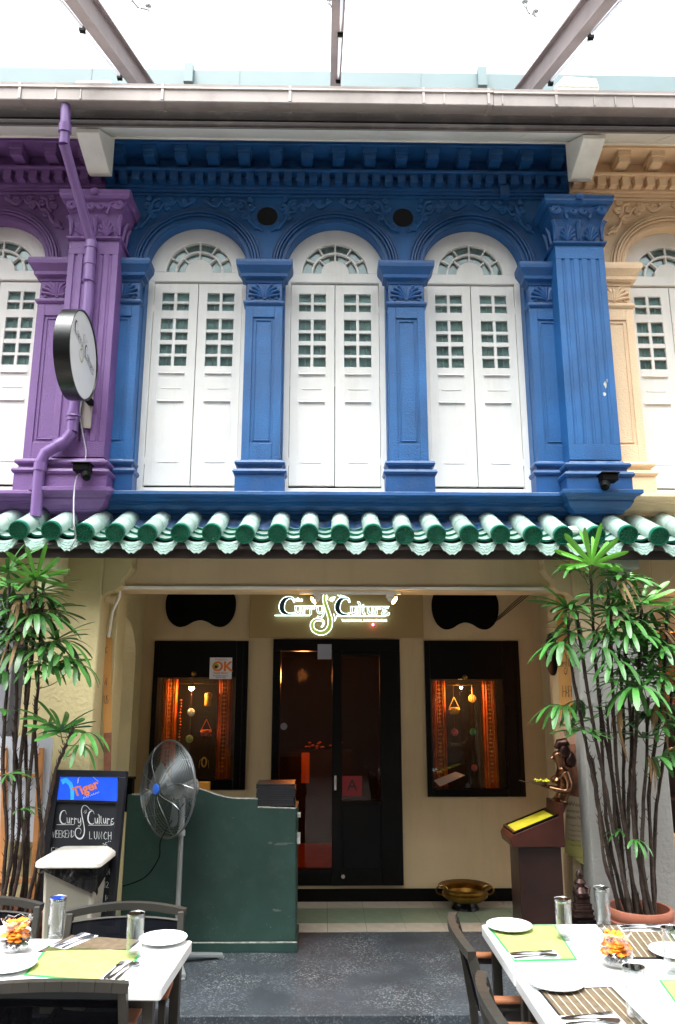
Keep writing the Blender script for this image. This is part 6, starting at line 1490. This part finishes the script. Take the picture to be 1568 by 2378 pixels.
def palm(lab,pot,R_,stems,hubs,fill,seed,name):
    rn=random.Random(seed)
    pt=thing('plant_pot','round terracotta pot holding the '+name+' palm','pot',pot,0,'terracotta pots')
    x,y,z=pot; H=.475
    b=B().lathe([(R_*.70,0),(R_*.90,H*.80),(R_*.93,H*.82),(R_*.98,H*.83),(R_*1.0,H*.86),(R_*.96,H*.88),(R_*1.01,H*.90),(R_*1.03,H*.97),(R_*1.0,H),(R_*.9,H),(R_*.88,H*.90),(R_*.88,H*.85)],(x,y,z),44); part('pot_body',b,M_terra,pt,smooth=True)
    b=B(); n=20; b.add([(x+R_*.88*cos(2*PI*k/n),y+R_*.88*sin(2*PI*k/n),z+H*.88) for k in range(n)]+[(x,y,z+H*.91)],[(k,(k+1)%n,n) for k in range(n)]); part('soil',b,M_soil,pt)
    pl_=thing('lady_palm',lab,'palm',(x,y,z+H*.9))
    stemtops=[]
    for (bx,by,path) in stems:
        P_=[Vector((x+bx,y+by,z+H*.86))]+[PY(px,py,D) for px,py,D in path]; S_=[Vector(q) for q in spline([tuple(v) for v in P_],6)]
        for q in S_[1:-1]: q.x+=rn.uniform(-.004,.004)
        rr=[.0120*(1-.3*i/len(S_))*rn.uniform(.85,1.15) for i in range(len(S_))]
        sb=B().tube(S_,rr,7)
        for i in range(len(S_)-1):      # sheath stubs
            for _ in range(2):
                q=S_[i].lerp(S_[i+1],rn.random()); a=rn.uniform(0,2*PI); d=Vector((cos(a)*.022,sin(a)*.022,rn.uniform(.02,.045))); sb.tube([q,q+d],[.004,.0008],4)
        part('stem',sb,M_stem,pl_,smooth=True); stemtops.append(S_)
    pb=B()
    allp=[q for S_ in stemtops for q in S_[len(S_)//3:]]
    L0=wloc(pl_)
    def put(hub,yaw,tilt,kind,paler,scale,roll=0):
        me=LEAFD[0] if kind<0 else (LEAFY if paler else LEAFM)[kind% (2 if paler else len(LEAFM))]
        o=link('leaf',me,pl_,hub-L0); o.scale=(scale,)*3
        M=Matrix.Rotation(yaw,3,'Z')@Matrix.Rotation(-tilt,3,'Y')@Matrix.Rotation(roll,3,'X'); o.rotation_euler=M.to_euler()
        tgt=min(allp,key=lambda q:(q-hub).length+(1.2 if q.z>hub.z-.05 else 0)+abs((q-hub).length-.28)*.4)
        mid=tgt.lerp(hub,.5)+Vector((0,0,-.03)); pb.tube(spline([tuple(tgt),tuple(mid),tuple(hub)],4),.0028,5)
    for (px,py,D,yd,tilt,kind,paler,sc) in hubs:
        put(PY(px,py,D),R(yd),R(tilt),kind,paler,sc)
    for (px,py,sx,sy,D,dD,n) in fill:
        for _ in range(n):
            q=PY(px+rn.uniform(-sx,sx),py+rn.uniform(-sy,sy),D+rn.uniform(-dD,dD)); c=min(allp,key=lambda s:(s-q).length); d=q-c; yaw=math.atan2(d.y,d.x)+rn.uniform(-.6,.6)
            put(q,yaw,R(rn.uniform(-15,35)),(-1 if rn.random()<.07 else rn.randrange(len(LEAFM))),False,rn.uniform(.75,1.05),rn.uniform(-.3,.3))
    part('leaf_stalks',pb,M_stalk,pl_,smooth=True,kind='stuff')
    return pl_
# image angles: yaw 180 points left in the picture, 0 right, -90 towards the viewer
RH=[(1375,1310,4.42,-90,70,0,1,1.10),(1375,1310,4.44,100,75,4,1,.95),(1354,1330,4.50,160,25,0,0,.9),(1418,1347,4.55,-20,20,4,0,.95),(1340,1318,4.5,190,5,5,0,.9),(1400,1318,4.5,10,5,5,0,.9),
    (1315,1411,4.55,200,25,0,0,1.1),(1315,1411,4.55,120,30,5,0,.9),(1489,1403,4.50,60,60,0,1,1.0),(1489,1405,4.50,-30,20,4,0,1.0),(1333,1473,4.6,190,10,2,0,1.0),(1333,1473,4.6,170,30,1,0,.85),(1454,1434,4.55,160,15,0,0,1.0),(1454,1440,4.5,-60,0,3,0,1.0),
    (1545,1418,4.55,20,25,0,0,1.1),(1545,1420,4.55,-60,10,1,0,1.0),(1306,1496,4.55,200,5,3,0,1.1),(1306,1496,4.5,250,0,6,0,1.0),(1395,1507,4.5,220,5,3,0,1.0),(1428,1538,4.45,250,0,3,0,1.0),(1462,1473,4.5,-40,5,2,0,1.0),
    (1306,1640,4.6,190,5,3,0,1.05),(1306,1640,4.6,230,-5,6,0,.9),(1476,1598,4.42,-95,5,3,0,1.15),(1476,1598,4.42,160,5,6,0,1.1),(1476,1598,4.45,20,5,6,0,1.1),(1384,1470,4.6,150,25,1,0,.9),(1540,1500,4.5,-20,10,2,0,1.0),(1550,1590,4.5,-40,0,3,0,1.0),(1520,1760,4.55,-10,5,3,0,1.0),
    (1440,1930,4.7,170,0,5,0,.55),(1475,1950,4.7,-60,-10,3,0,.6),(1560,1740,4.6,0,10,2,0,.9),(1420,1420,4.6,-90,30,1,0,.9),(1510,1560,4.6,40,20,1,0,.95)]
RS=[(-.11,.02,[(1395,1900,4.72),(1368,1760,4.68),(1330,1560,4.66),(1318,1440,4.6)]),(-.07,-.05,[(1420,1900,4.68),(1385,1720,4.62),(1350,1500,4.60),(1340,1420,4.58)]),(-.05,.05,[(1430,1850,4.75),(1395,1650,4.70),(1378,1450,4.66),(1372,1330,4.55)]),
    (-.02,-.03,[(1440,1850,4.70),(1425,1650,4.66),(1420,1500,4.62),(1412,1370,4.58)]),(.0,.06,[(1452,1900,4.8),(1448,1700,4.75),(1440,1560,4.7),(1430,1450,4.62)]),(.03,-.05,[(1470,1900,4.70),(1478,1700,4.64),(1486,1500,4.60),(1490,1415,4.55)]),(.05,.03,[(1480,1950,4.78),(1470,1750,4.72),(1455,1560,4.66),(1450,1450,4.6)]),
    (.08,-.02,[(1508,1850,4.72),(1535,1650,4.66),(1548,1500,4.62),(1548,1425,4.58)]),(.10,.04,[(1522,1900,4.78),(1545,1740,4.72),(1562,1600,4.7)]),(-.09,-.0,[(1405,2000,4.72),(1390,1860,4.70),(1375,1760,4.68)]),(-.03,.02,[(1436,1980,4.76),(1422,1800,4.72),(1408,1640,4.7)]),(.02,.02,[(1462,2000,4.76),(1462,1820,4.74),(1472,1640,4.7)]),(.06,-.04,[(1490,1980,4.7),(1500,1800,4.68),(1506,1620,4.66)]),(-.06,.03,[(1416,1960,4.76),(1400,1780,4.74),(1392,1600,4.7)])]
pR=PY(1485,2112,4.80)
palm('tall lady palm with glossy green fan leaves in front of the right white column',(pR.x,4.80,0),.182,RS,RH,[(1490,1500,75,90,4.65,.14,34),(1430,1640,90,60,4.68,.1,10),(1530,1680,40,90,4.65,.1,12),(1390,1400,70,60,4.6,.1,12)],5,'right')
LH=[(83,1346,4.45,-80,65,0,1,1.0),(83,1346,4.45,20,20,4,0,1.05),(20,1325,4.45,40,55,0,0,1.1),(20,1330,4.45,-20,25,4,0,1.0),(69,1387,4.5,10,15,1,0,1.1),(69,1390,4.5,180,15,5,0,.9),(100,1372,4.55,5,15,0,0,1.05),(86,1430,4.5,-100,0,3,0,.95),(86,1430,4.5,-10,10,2,0,1.2),(40,1424,4.5,200,15,2,0,1.0),
    (132,1487,4.6,5,25,0,0,1.1),(132,1490,4.6,-20,5,2,0,1.1),(144,1525,4.6,-10,0,3,0,1.1),(173,1545,4.6,-20,-5,3,0,.95),(60,1510,4.5,200,0,3,0,1.05),(30,1480,4.5,160,10,1,0,1.0),(100,1540,4.55,-80,0,3,0,1.0),
    (141,1700,4.6,-20,30,0,0,1.05),(141,1700,4.6,150,45,0,0,1.1),(195,1703,4.6,-30,0,3,0,.95),(112,1683,4.6,170,40,1,0,.9),(10,1560,4.5,210,0,2,0,1.0),(20,1800,4.5,30,20,1,0,.7),(50,1880,4.6,0,20,5,0,.6),(185,1730,4.6,-60,-5,6,0,.8),(5,1650,4.55,180,5,1,0,.9)]
LS=[(-.05,.0,[(42,1950,4.72),(50,1750,4.66),(78,1500,4.6),(83,1360,4.52)]),(-.02,-.04,[(55,1950,4.70),(70,1800,4.66),(88,1600,4.62),(97,1400,4.55)]),(.03,.03,[(66,1980,4.74),(62,1780,4.7),(60,1560,4.66),(62,1430,4.58)]),(.06,-.02,[(90,1980,4.7),(128,1800,4.66),(150,1740,4.62),(172,1690,4.6)]),(-.10,.02,[(15,1950,4.72),(8,1780,4.66),(18,1560,4.6),(22,1360,4.5)]),(-.08,-.04,[(25,2000,4.72),(32,1850,4.68),(38,1650,4.64),(40,1500,4.58)]),(.08,.03,[(100,1990,4.74),(88,1830,4.7),(80,1700,4.68),(84,1620,4.64)]),(.0,.04,[(60,2000,4.74),(46,1850,4.7),(30,1700,4.66)])]
pL=PY(40,2088,4.80)
palm('tall lady palm at the left edge in front of the yellow column and easel',(pL.x,4.80,0),.182,LS,LH,[(60,1500,70,70,4.6,.1,18),(50,1420,80,60,4.6,.1,12)],9,'left')
